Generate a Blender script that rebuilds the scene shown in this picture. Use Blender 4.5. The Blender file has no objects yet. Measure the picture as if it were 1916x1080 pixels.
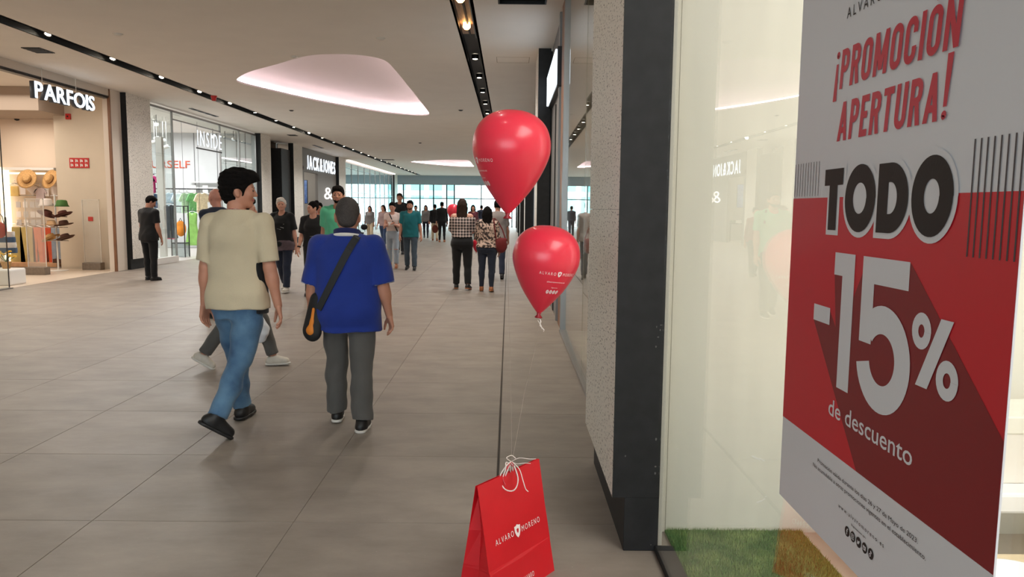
import bpy, bmesh, math, random
import numpy as np
from mathutils import Vector, Matrix
random.seed(7)
PI = math.pi
scene = bpy.context.scene
COL = scene.collection

# ------------------------------------------------------------------ camera, world, exposure
cam = bpy.data.cameras.new('camera')
cam_ob = bpy.data.objects.new('camera', cam)
COL.objects.link(cam_ob)
scene.camera = cam_ob
cam.sensor_width = 36.0
cam.lens = 36.0 * 1400.0 / 1916.0
cam.clip_start = 0.05
cam.clip_end = 500
cam_ob.matrix_world = (Matrix.Translation((0, 0, 1.5)) @ Matrix.Rotation(-0.0053, 4, 'Z')
                       @ Matrix.Rotation(PI / 2 - 0.1067, 4, 'X') @ Matrix.Rotation(0.0094, 4, 'Z'))
scene.view_settings.view_transform = 'Standard'
scene.view_settings.look = 'None'
scene.view_settings.gamma = 1.0
scene.view_settings.use_curve_mapping = False
scene.view_settings.exposure = 0.38
scene.cycles.use_denoising = True
scene.cycles.max_bounces = 10
scene.cycles.diffuse_bounces = 5
scene.cycles.glossy_bounces = 5
scene.cycles.transparent_max_bounces = 24
scene.cycles.sample_clamp_indirect = 6.0
scene.cycles.caustics_reflective = False
scene.cycles.caustics_refractive = False
world = bpy.data.worlds.new('overcast_sky')
scene.world = world
world.use_nodes = True
bgn = world.node_tree.nodes['Background']
bgn.inputs[0].default_value = (0.80, 0.93, 1.0, 1)
bgn.inputs[1].default_value = 4.2

SPOT_W = 170.0
SHOP_WARM_W = 135.0
SHOP_COOL_W = 360.0
DISPLAY_W = 31.0

def area_light(name, loc, rot, sx, sy, watts, color):
    li = bpy.data.lights.new(name, 'AREA'); li.shape = 'RECTANGLE'; li.size = sx; li.size_y = sy; li.energy = watts; li.color = color
    o = bpy.data.objects.new(name, li); COL.objects.link(o); o.location = loc; o.rotation_euler = rot
    return o
# ceiling light fields of the shops (they hang inside the shops, above the goods)
area_light('shop_light_warm', (-11.2, 14.0, 3.85), (0, 0, 0), 3.5, 5.0, SHOP_WARM_W, (1.0, .90, .78))
area_light('shop_light_warm', (-11.3, 17.4, 3.45), (0, 0, 0), 1.2, .5, SHOP_WARM_W * .12, (1.0, .88, .74))
area_light('shop_light_cool', (-11.8, 22.6, 3.9), (0, 0, 0), 4.5, 6.5, SHOP_COOL_W, (.95, .98, 1.0))
area_light('shop_light_menswear', (-11.0, 35.0, 3.9), (0, 0, 0), 2.5, 4.0, 120, (1.0, .95, .88))
area_light('shop_light_display', (2.3, -.4, 3.95), (0, 0, 0), 2.4, 4.0, DISPLAY_W * 7, (1.0, .97, .94))
area_light('shop_light_right', (2.0, 6.8, 3.9), (0, 0, 0), 1.5, 3.0, 40, (1.0, .93, .84))
area_light('shop_light_end', (-11.3, 50, 3.9), (0, 0, 0), 3, 14, 350, (.95, .98, 1.0))

# ------------------------------------------------------------------ helpers
def lin(c):
    c = c / 255.0
    return c / 12.92 if c <= 0.04045 else ((c + 0.055) / 1.055) ** 2.4

def srgb(r, g, b):
    return (lin(r), lin(g), lin(b), 1)

MATS = {}
def mat(name, rgb, rough=0.6, var=0.0, scale=8.0, metal=0.0, spec=0.5, bump=0.0, bscale=60.0, emit=None, estr=0.0,
        sheen=0.0, coat=0.0, rgb2=None, stretch=None, trans=0.0, sss=0.0):
    if name in MATS: return MATS[name]
    m = bpy.data.materials.new(name); m.use_nodes = True
    nt = m.node_tree; b = nt.nodes['Principled BSDF']
    c = srgb(*rgb)
    b.inputs['Base Color'].default_value = c
    b.inputs['Roughness'].default_value = rough
    b.inputs['Metallic'].default_value = metal
    b.inputs['Specular IOR Level'].default_value = spec
    b.inputs['Sheen Weight'].default_value = sheen
    b.inputs['Coat Weight'].default_value = coat
    b.inputs['Coat Roughness'].default_value = 0.08
    if trans: b.inputs['Transmission Weight'].default_value = trans
    if sss:
        b.inputs['Subsurface Weight'].default_value = sss
        b.inputs['Subsurface Radius'].default_value = (0.02, 0.008, 0.004)
    tc = nt.nodes.new('ShaderNodeTexCoord'); src = tc.outputs['Object']
    if stretch:
        mp = nt.nodes.new('ShaderNodeMapping'); mp.inputs['Scale'].default_value = stretch
        nt.links.new(src, mp.inputs['Vector']); src = mp.outputs['Vector']
    if var or rgb2:
        n = nt.nodes.new('ShaderNodeTexNoise'); n.inputs['Scale'].default_value = scale; n.inputs['Detail'].default_value = 5
        nt.links.new(src, n.inputs['Vector'])
        r = nt.nodes.new('ShaderNodeValToRGB')
        if rgb2: c2 = srgb(*rgb2); c1 = c
        else:
            c1 = tuple(max(0, x * (1 - var)) for x in c[:3]) + (1,)
            c2 = tuple(min(1, x * (1 + var)) for x in c[:3]) + (1,)
        r.color_ramp.elements[0].color = c1; r.color_ramp.elements[0].position = 0.32
        r.color_ramp.elements[1].color = c2; r.color_ramp.elements[1].position = 0.68
        nt.links.new(n.outputs['Fac'], r.inputs['Fac']); nt.links.new(r.outputs['Color'], b.inputs['Base Color'])
    if bump:
        n2 = nt.nodes.new('ShaderNodeTexNoise'); n2.inputs['Scale'].default_value = bscale; n2.inputs['Detail'].default_value = 3
        nt.links.new(src, n2.inputs['Vector'])
        bp = nt.nodes.new('ShaderNodeBump'); bp.inputs['Strength'].default_value = bump; bp.inputs['Distance'].default_value = 0.01
        nt.links.new(n2.outputs['Fac'], bp.inputs['Height']); nt.links.new(bp.outputs['Normal'], b.inputs['Normal'])
    if emit:
        b.inputs['Emission Color'].default_value = srgb(*emit); b.inputs['Emission Strength'].default_value = estr
    MATS[name] = m
    return m

def glass_mat(name, tint=(1, 1, 1), ior=1.45, rough=0.0, haze=0.0, hazecol=(0.8, 0.85, 0.85)):
    if name in MATS: return MATS[name]
    m = bpy.data.materials.new(name); m.use_nodes = True; nt = m.node_tree
    for n in list(nt.nodes): nt.nodes.remove(n)
    N = nt.nodes.new; L = nt.links.new
    out = N('ShaderNodeOutputMaterial'); geo = N('ShaderNodeNewGeometry')
    mx = N('ShaderNodeMix'); mx.data_type = 'FLOAT'
    mx.inputs[2].default_value = ior; mx.inputs[3].default_value = 1.0 / ior
    L(geo.outputs['Backfacing'], mx.inputs[0])
    fr = N('ShaderNodeFresnel'); L(mx.outputs[0], fr.inputs['IOR'])
    tr = N('ShaderNodeBsdfTransparent'); tr.inputs[0].default_value = tuple(tint) + (1,)
    gl = N('ShaderNodeBsdfGlossy'); gl.inputs['Roughness'].default_value = rough; gl.inputs[0].default_value = (1, 1, 1, 1)
    ms = N('ShaderNodeMixShader'); L(fr.outputs[0], ms.inputs[0])
    if haze:
        df = N('ShaderNodeBsdfDiffuse'); df.inputs[0].default_value = tuple(hazecol) + (1,)
        m2 = N('ShaderNodeMixShader'); m2.inputs[0].default_value = haze
        L(tr.outputs[0], m2.inputs[1]); L(df.outputs[0], m2.inputs[2]); L(m2.outputs[0], ms.inputs[1])
    else:
        L(tr.outputs[0], ms.inputs[1])
    L(gl.outputs[0], ms.inputs[2]); L(ms.outputs[0], out.inputs[0])
    MATS[name] = m
    return m

def emit_mat(name, rgb, strength):
    if name in MATS: return MATS[name]
    m = bpy.data.materials.new(name); m.use_nodes = True; nt = m.node_tree
    for n in list(nt.nodes): nt.nodes.remove(n)
    e = nt.nodes.new('ShaderNodeEmission'); o = nt.nodes.new('ShaderNodeOutputMaterial')
    e.inputs[0].default_value = srgb(*rgb); e.inputs[1].default_value = strength
    nt.links.new(e.outputs[0], o.inputs[0]); MATS[name] = m
    return m

def link(name, me, m=None, parent=None, loc=None, rotz=0.0):
    o = bpy.data.objects.new(name, me); COL.objects.link(o)
    if m is not None:
        if me.materials: me.materials[0] = m
        else: me.materials.append(m)
    if parent is not None: o.parent = parent
    if loc is not None: o.location = loc
    if rotz: o.rotation_euler = (0, 0, rotz)
    return o

def tag(o, label, cat, group=None, kind=None):
    o['label'] = label; o['category'] = cat
    if group: o['group'] = group
    if kind: o['kind'] = kind
    return o

def thing(name, label, cat, loc=(0, 0, 0), rotz=0.0, group=None):
    o = bpy.data.objects.new(name, None); COL.objects.link(o)
    o.location = loc; o.rotation_euler = (0, 0, rotz); o.empty_display_size = 0.1
    return tag(o, label, cat, group)

def struct(o, label=None):
    o['kind'] = 'structure'
    if label: o['label'] = label
    return o

def smooth(me, on=True):
    if len(me.polygons): me.polygons.foreach_set('use_smooth', [on] * len(me.polygons))

class MB:
    """collects simple solids in one mesh"""
    def __init__(s): s.bm = bmesh.new()
    def box(s, x0, x1, y0, y1, z0, z1, bev=0.0):
        r = bmesh.ops.create_cube(s.bm, size=1.0)
        vs = r['verts']
        for v in vs: v.co = Vector(((x0 + x1) / 2 + v.co.x * (x1 - x0), (y0 + y1) / 2 + v.co.y * (y1 - y0), (z0 + z1) / 2 + v.co.z * (z1 - z0)))
        if bev:
            es = list({e for v in vs for e in v.link_edges})
            bmesh.ops.bevel(s.bm, geom=es, offset=bev, segments=2, affect='EDGES', profile=0.5)
        return s
    def prism(s, pts, d0, d1, axis=2):
        """polygon extruded along an axis; pts are the two other coordinates in order"""
        def mk(p, d):
            if axis == 2: return (p[0], p[1], d)
            if axis == 1: return (p[0], d, p[1])
            return (d, p[0], p[1])
        a = [s.bm.verts.new(mk(p, d0)) for p in pts]; b = [s.bm.verts.new(mk(p, d1)) for p in pts]
        n = len(pts)
        fs = [s.bm.faces.new(a), s.bm.faces.new(b[::-1])]
        for i in range(n): fs.append(s.bm.faces.new((a[i], b[i], b[(i + 1) % n], a[(i + 1) % n])))
        bmesh.ops.recalc_face_normals(s.bm, faces=fs)
        return s
    def lathe(s, prof, c=(0, 0, 0), seg=24, cap=True, sx=1.0, sy=1.0):
        rings = []
        for (r, z) in prof:
            rings.append([s.bm.verts.new((c[0] + sx * r * math.cos(2 * PI * k / seg), c[1] + sy * r * math.sin(2 * PI * k / seg), c[2] + z)) for k in range(seg)])
        fs = []
        for a, b in zip(rings, rings[1:]):
            for k in range(seg): fs.append(s.bm.faces.new((a[k], a[(k + 1) % seg], b[(k + 1) % seg], b[k])))
        if cap:
            fs.append(s.bm.faces.new(rings[0][::-1])); fs.append(s.bm.faces.new(rings[-1]))
        bmesh.ops.recalc_face_normals(s.bm, faces=fs)
        return s
    def tube(s, pts, r, seg=8):
        pts = [Vector(p) for p in pts]; rings = []; n = len(pts)
        rad = r if isinstance(r, (list, tuple)) else [r] * n
        for i, p in enumerate(pts):
            t = (pts[min(i + 1, n - 1)] - pts[max(i - 1, 0)]).normalized()
            u = t.cross(Vector((0, 0, 1)))
            if u.length < 1e-3: u = t.cross(Vector((0, 1, 0)))
            u.normalize(); w = t.cross(u)
            rings.append([s.bm.verts.new(p + rad[i] * (math.cos(2 * PI * k / seg) * u + math.sin(2 * PI * k / seg) * w)) for k in range(seg)])
        for a, b in zip(rings, rings[1:]):
            for k in range(seg): s.bm.faces.new((a[k], a[(k + 1) % seg], b[(k + 1) % seg], b[k]))
        s.bm.faces.new(rings[0][::-1]); s.bm.faces.new(rings[-1])
        return s
    def strip(s, pts, w, t, nrm):
        """flat band of width w, thickness t along pts; nrm = list of surface normals"""
        pts = [Vector(p) for p in pts]; n = len(pts); rings = []
        for i, p in enumerate(pts):
            d = (pts[min(i + 1, n - 1)] - pts[max(i - 1, 0)]).normalized()
            nn = Vector(nrm[i]).normalized(); u = d.cross(nn).normalized()
            rings.append([s.bm.verts.new(p + u * a * w / 2 + nn * b * t) for a, b in ((-1, 0), (1, 0), (1, 1), (-1, 1))])
        for a, b in zip(rings, rings[1:]):
            for k in range(4): s.bm.faces.new((a[k], a[(k + 1) % 4], b[(k + 1) % 4], b[k]))
        s.bm.faces.new(rings[0][::-1]); s.bm.faces.new(rings[-1])
        bmesh.ops.recalc_face_normals(s.bm, faces=s.bm.faces[:])
        return s
    def mesh(s, name, sm=False):
        me = bpy.data.meshes.new(name); s.bm.to_mesh(me); s.bm.free(); smooth(me, sm); return me
    def build(s, name, m, parent=None, loc=None, rotz=0.0, sm=False):
        return link(name, s.mesh(name, sm), m, parent, loc, rotz)

def box(name, m, x0, x1, y0, y1, z0, z1, parent=None, bev=0.0):
    return MB().box(x0, x1, y0, y1, z0, z1, bev).build(name, m, parent)

# text as flat print / built letters.  place maps (x,y,h) of the text plane to 3D
def text_mesh(s, x0, x1, y0, y1, place, offset=0.0, extr=0.0, shear=0.0, spacing=1.0, fit='bounds', res=3):
    cu = bpy.data.curves.new('lettering', 'FONT'); cu.body = s; cu.offset = offset; cu.extrude = 0.0; cu.shear = shear
    cu.space_character = spacing; cu.resolution_u = res; cu.fill_mode = 'FRONT'
    o = bpy.data.objects.new('lettering', cu); COL.objects.link(o)
    dg = bpy.context.evaluated_depsgraph_get()
    me = bpy.data.meshes.new_from_object(o.evaluated_get(dg))
    bpy.data.objects.remove(o); bpy.data.curves.remove(cu)
    n = len(me.vertices); co = np.empty(n * 3, np.float32); me.vertices.foreach_get('co', co); co = co.reshape(-1, 3)
    lo, hi = co.min(0), co.max(0)
    X = x0 + (co[:, 0] - lo[0]) / (hi[0] - lo[0]) * (x1 - x0); Y = y0 + (co[:, 1] - lo[1]) / (hi[1] - lo[1]) * (y1 - y0)
    if extr:
        bm = bmesh.new(); bm.from_mesh(me); bm.verts.ensure_lookup_table()
        for i, v in enumerate(bm.verts): v.co = (X[i], Y[i], 0)
        r = bmesh.ops.extrude_face_region(bm, geom=bm.faces[:])
        for v in r['geom']:
            if isinstance(v, bmesh.types.BMVert): v.co.z = extr
        bmesh.ops.recalc_face_normals(bm, faces=bm.faces[:])
        bm.to_mesh(me); bm.free()
        n = len(me.vertices); co = np.empty(n * 3, np.float32); me.vertices.foreach_get('co', co); co = co.reshape(-1, 3)
        P = np.array([place(a, b, c) for a, b, c in co], np.float32)
    else:
        P = np.array([place(a, b, 0.0) for a, b in zip(X, Y)], np.float32)
    me.vertices.foreach_set('co', P.ravel()); me.update()
    return me

LAYER = 1.2e-5   # each printed shape lies a hair above the one before
def poly_mesh(polys, place, h=0.0):
    bm = bmesh.new()
    for i, pts in enumerate(polys):
        f = bm.faces.new([bm.verts.new(place(x, y, h + LAYER * i)) for x, y in pts])
    bmesh.ops.triangulate(bm, faces=bm.faces[:])
    me = bpy.data.meshes.new('print'); bm.to_mesh(me); bm.free(); return me

# ------------------------------------------------------------------ signed-distance modelling (figures)
def nrm(v): v = np.asarray(v, float); return v / (np.linalg.norm(v) + 1e-12)

class SDF:
    def __init__(s): s.prims = []; s.clips = []; s.cuts = []; s.noise = None
    def cap(s, a, b, ra, rb, k=0.02, flat=None, fs=1.0):
        a = np.asarray(a, float); b = np.asarray(b, float); R = max(ra, rb)
        s.prims.append(('cap', a, b, ra, rb, flat, fs, k, np.minimum(a, b) - R, np.maximum(a, b) + R)); return s
    def cyl(s, a, b, ra, rb, k=0.02, flat=None, fs=1.0):
        s.cap(a, b, ra, rb, k, flat, fs); p = s.prims[-1]; s.prims[-1] = ('cyl',) + p[1:]; return s
    def ell(s, c, r, k=0.02, M=None):
        c = np.asarray(c, float); r = np.asarray(r, float); R = r.max()
        s.prims.append(('ell', c, r, M, None, None, None, k, c - R, c + R)); return s
    def loft(s, o, M, secs, k=0.03, e=2.3):
        """secs: (z, half width, half depth, depth centre) in the frame M at o"""
        S = np.array(secs, float); z = np.linspace(S[0, 0], S[-1, 0], 60)
        def ip(c):
            t = np.interp(z, S[:, 0], S[:, c]); ker = np.array([1, 2, 3, 2, 1]) / 9.0
            return np.convolve(np.pad(t, 2, mode='edge'), ker, 'valid')
        tab = (z, ip(1), ip(2), ip(3)); R = max(S[:, 1].max(), S[:, 2].max()) + abs(S[:, 3]).max()
        a = o + M @ np.array([0, 0, S[0, 0]]); b = o + M @ np.array([0, 0, S[-1, 0]])
        s.prims.append(('loft', np.asarray(o, float), M, tab, e, None, None, k, np.minimum(a, b) - R, np.maximum(a, b) + R)); return s
    def clip(s, p, n): s.clips.append((np.asarray(p, float), nrm(n))); return s      # removes the side n points to
    def cut(s, a, b, ra, rb, k=0.012): s.cuts.append((np.asarray(a, float), np.asarray(b, float), ra, rb, k)); return s
    def mesh(s, name, h):
        lo = np.min([p[8] for p in s.prims], 0) - 2.5 * h; hi = np.max([p[9] for p in s.prims], 0) + 2.5 * h
        n = np.ceil((hi - lo) / h).astype(int) + 1
        ax = [lo[i] + h * np.arange(n[i]) for i in range(3)]
        D = np.full(n, 0.5, np.float32)
        for kind, a, b, c, d, flat, fs, k, pl, ph in s.prims:
            m = k + 2.5 * h
            i0 = np.clip(np.floor((pl - m - lo) / h).astype(int), 0, n); i1 = np.clip(np.ceil((ph + m - lo) / h).astype(int) + 1, 0, n)
            if (i1 <= i0).any(): continue
            X = ax[0][i0[0]:i1[0]][:, None, None]; Y = ax[1][i0[1]:i1[1]][None, :, None]; Z = ax[2][i0[2]:i1[2]][None, None, :]
            if kind in ('cap', 'cyl'):
                ab = b - a
                x, y, z = X - a[0], Y - a[1], Z - a[2]
                if flat is not None:
                    f = nrm(flat); q = (x * f[0] + y * f[1] + z * f[2]) * (1 / fs - 1)
                    x, y, z = x + q * f[0], y + q * f[1], z + q * f[2]
                    ab = ab + f * (ab @ f) * (1 / fs - 1)
                tu = (x * ab[0] + y * ab[1] + z * ab[2]) / (ab @ ab + 1e-12); t = np.clip(tu, 0, 1)
                if kind == 'cyl': t = np.maximum(tu, 0)
                dd = np.sqrt((x - t * ab[0]) ** 2 + (y - t * ab[1]) ** 2 + (z - t * ab[2]) ** 2) - (c + (d - c) * np.minimum(t, 1))
                if kind == 'cyl': dd = np.maximum(dd, (tu - 1) * np.linalg.norm(ab))
            elif kind == 'ell':
                x, y, z = X - a[0], Y - a[1], Z - a[2]
                if c is not None:
                    x, y, z = (x * c[0, 0] + y * c[1, 0] + z * c[2, 0]), (x * c[0, 1] + y * c[1, 1] + z * c[2, 1]), (x * c[0, 2] + y * c[1, 2] + z * c[2, 2])
                k0 = np.sqrt((x / b[0]) ** 2 + (y / b[1]) ** 2 + (z / b[2]) ** 2)
                k1 = np.sqrt((x / b[0] ** 2) ** 2 + (y / b[1] ** 2) ** 2 + (z / b[2] ** 2) ** 2)
                dd = k0 * (k0 - 1) / (k1 + 1e-9)
            else:
                x, y, z = X - a[0], Y - a[1], Z - a[2]
                x, y, z = (x * b[0, 0] + y * b[1, 0] + z * b[2, 0]), (x * b[0, 1] + y * b[1, 1] + z * b[2, 1]), (x * b[0, 2] + y * b[1, 2] + z * b[2, 2])
                W = np.interp(z, c[0], c[1]); Dp = np.interp(z, c[0], c[2]); C = np.interp(z, c[0], c[3])
                q = (np.abs(x / W) ** d + np.abs((y - C) / Dp) ** d) ** (1 / d)
                dd = (q - 1) * np.minimum(W, Dp)
                dd = np.maximum(dd, np.maximum(c[0][0] - z, z - c[0][-1]))
            sub = D[i0[0]:i1[0], i0[1]:i1[1], i0[2]:i1[2]]
            hh = np.maximum(k - np.abs(sub - dd), 0) / k
            sub[...] = np.minimum(sub, dd) - hh * hh * k * 0.25
        X = ax[0][:, None, None]; Y = ax[1][None, :, None]; Z = ax[2][None, None, :]
        if s.noise:
            amp, fr, seed = s.noise; rg = np.random.RandomState(seed); w = 0
            for i in range(7):
                v = nrm(rg.normal(size=3) * np.array([1, 1, 1.6])) * fr * (0.5 + 1.1 * rg.rand())
                w = w + np.sin(X * v[0] + Y * v[1] + Z * v[2] + 6.28 * rg.rand() + 1.3 * np.sin(X * v[1] * .6 + Z * v[0] * .6))
            D += (amp * 0.24 * w).astype(np.float32)
        for a, b, ra, rb, k in s.cuts:
            ab = b - a; x, y, z = X - a[0], Y - a[1], Z - a[2]
            t = np.clip((x * ab[0] + y * ab[1] + z * ab[2]) / (ab @ ab + 1e-12), 0, 1)
            dd = -(np.sqrt((x - t * ab[0]) ** 2 + (y - t * ab[1]) ** 2 + (z - t * ab[2]) ** 2) - (ra + (rb - ra) * t))
            hh = np.maximum(k - np.abs(D - dd), 0) / k
            D = np.maximum(D, dd) + hh * hh * k * 0.25
        for p, nn in s.clips:
            D = np.maximum(D, (X - p[0]) * nn[0] + (Y - p[1]) * nn[1] + (Z - p[2]) * nn[2])
        return surface_nets(name, D, lo, h)

def surface_nets(name, D, lo, h):
    D = D.astype(np.float32); D[0] = D[-1] = 0.5; D[:, 0] = D[:, -1] = 0.5; D[:, :, 0] = D[:, :, -1] = 0.5
    S = D < 0
    nx, ny, nz = D.shape
    c = [S[i:nx - 1 + i, j:ny - 1 + j, k:nz - 1 + k] for i in (0, 1) for j in (0, 1) for k in (0, 1)]
    anyc = np.logical_or.reduce(c); allc = np.logical_and.reduce(c)
    act = anyc & ~allc
    idx = np.argwhere(act)
    ids = np.full(act.shape, -1, np.int32); ids[act] = np.arange(len(idx))
    acc = np.zeros((len(idx), 3), np.float32); cnt = np.zeros(len(idx), np.float32)
    I, J, K = idx.T
    corners = [(i, j, k) for i in (0, 1) for j in (0, 1) for k in (0, 1)]
    vals = {q: D[I + q[0], J + q[1], K + q[2]] for q in corners}
    for q in corners:
        for axn in range(3):
            if q[axn] == 0:
                r = list(q); r[axn] = 1; r = tuple(r)
                a, b = vals[q], vals[r]; mk = (a < 0) != (b < 0)
                t = np.where(mk, a / (a - b + 1e-20), 0)
                P = np.array(q, np.float32)[None].repeat(len(idx), 0); P[:, axn] += t
                acc += P * mk[:, None]; cnt += mk
    V = (acc / cnt[:, None] + idx) * h + lo
    F = []
    for axn in range(3):
        u, w = (axn + 1) % 3, (axn + 2) % 3
        sl0 = [slice(None)] * 3; sl1 = [slice(None)] * 3
        sl0[axn] = slice(0, -1); sl1[axn] = slice(1, None)
        A = S[tuple(sl0)]; B = S[tuple(sl1)]
        e = np.argwhere(A != B)
        ok = (e[:, u] > 0) & (e[:, w] > 0) & (e[:, u] < D.shape[u] - 1) & (e[:, w] < D.shape[w] - 1)
        e = e[ok]; flip = A[tuple(e.T)]
        def cell(du, dw):
            f = e.copy(); f[:, u] -= du; f[:, w] -= dw; return ids[tuple(f.T)]
        q = np.stack([cell(1, 1), cell(0, 1), cell(0, 0), cell(1, 0)], 1)
        q[~flip] = q[~flip][:, ::-1]
        F.append(q)
    F = np.concatenate(F).astype(np.int32)
    F = F[(F >= 0).all(1)]
    me = bpy.data.meshes.new(name)
    me.vertices.add(len(V)); me.vertices.foreach_set('co', V.astype(np.float32).ravel())
    me.loops.add(len(F) * 4); me.loops.foreach_set('vertex_index', F.ravel())
    me.polygons.add(len(F)); me.polygons.foreach_set('loop_start', np.arange(0, len(F) * 4, 4, dtype=np.int32))
    me.update(calc_edges=True); smooth(me)
    return me

def join_meshes(name, meshes):
    bm = bmesh.new()
    for m in meshes: bm.from_mesh(m)
    me = bpy.data.meshes.new(name); bm.to_mesh(me); bm.free(); smooth(me)
    for m in meshes: bpy.data.meshes.remove(m)
    return me

def RX(a): c, s = math.cos(a), math.sin(a); return np.array([[1, 0, 0], [0, c, -s], [0, s, c]])
def RY(a): c, s = math.cos(a), math.sin(a); return np.array([[c, 0, s], [0, 1, 0], [-s, 0, c]])
def RZ(a): c, s = math.cos(a), math.sin(a); return np.array([[c, -s, 0], [s, c, 0], [0, 0, 1]])

# ------------------------------------------------------------------ people
SKIN = {
    'fair': mat('skin_fair', (206, 152, 130), 0.55, var=0.06, scale=14, sss=0.08),
    'tan': mat('skin_tan', (192, 136, 112), 0.55, var=0.07, scale=14, sss=0.08),
    'pink': mat('skin_pink', (200, 138, 120), 0.55, var=0.08, scale=14, sss=0.08),
}
EYE = mat('eye_dark', (40, 30, 28), 0.2)
LIP = mat('lip_skin', (150, 78, 74), 0.5)
def cloth(name, rgb, var=0.10, scale=6.0, rgb2=None, rough=0.85, **kw):
    return mat(name, rgb, rough, var=var, scale=scale, bump=0.25, bscale=260, sheen=0.15, spec=0.25, rgb2=rgb2, **kw)

MALE = [(.78, .12, .085, 0), (.86, .165, .112, -.012), (.93, .165, .115, -.012), (1.02, .152, .102, 0), (1.10, .150, .102, .005),
        (1.20, .160, .110, .005), (1.30, .174, .116, 0), (1.38, .178, .104, -.01), (1.435, .128, .076, -.016), (1.475, .078, .058, -.016), (1.50, .058, .054, -.01)]
FEMALE = [(.78, .12, .085, 0), (.85, .172, .115, -.015), (.92, .172, .118, -.015), (1.02, .142, .095, 0), (1.09, .130, .088, .003),
          (1.18, .138, .098, .008), (1.28, .152, .118, .018), (1.36, .156, .100, 0), (1.425, .112, .068, -.014), (1.465, .066, .052, -.014), (1.50, .050, .047, -.01)]

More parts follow.
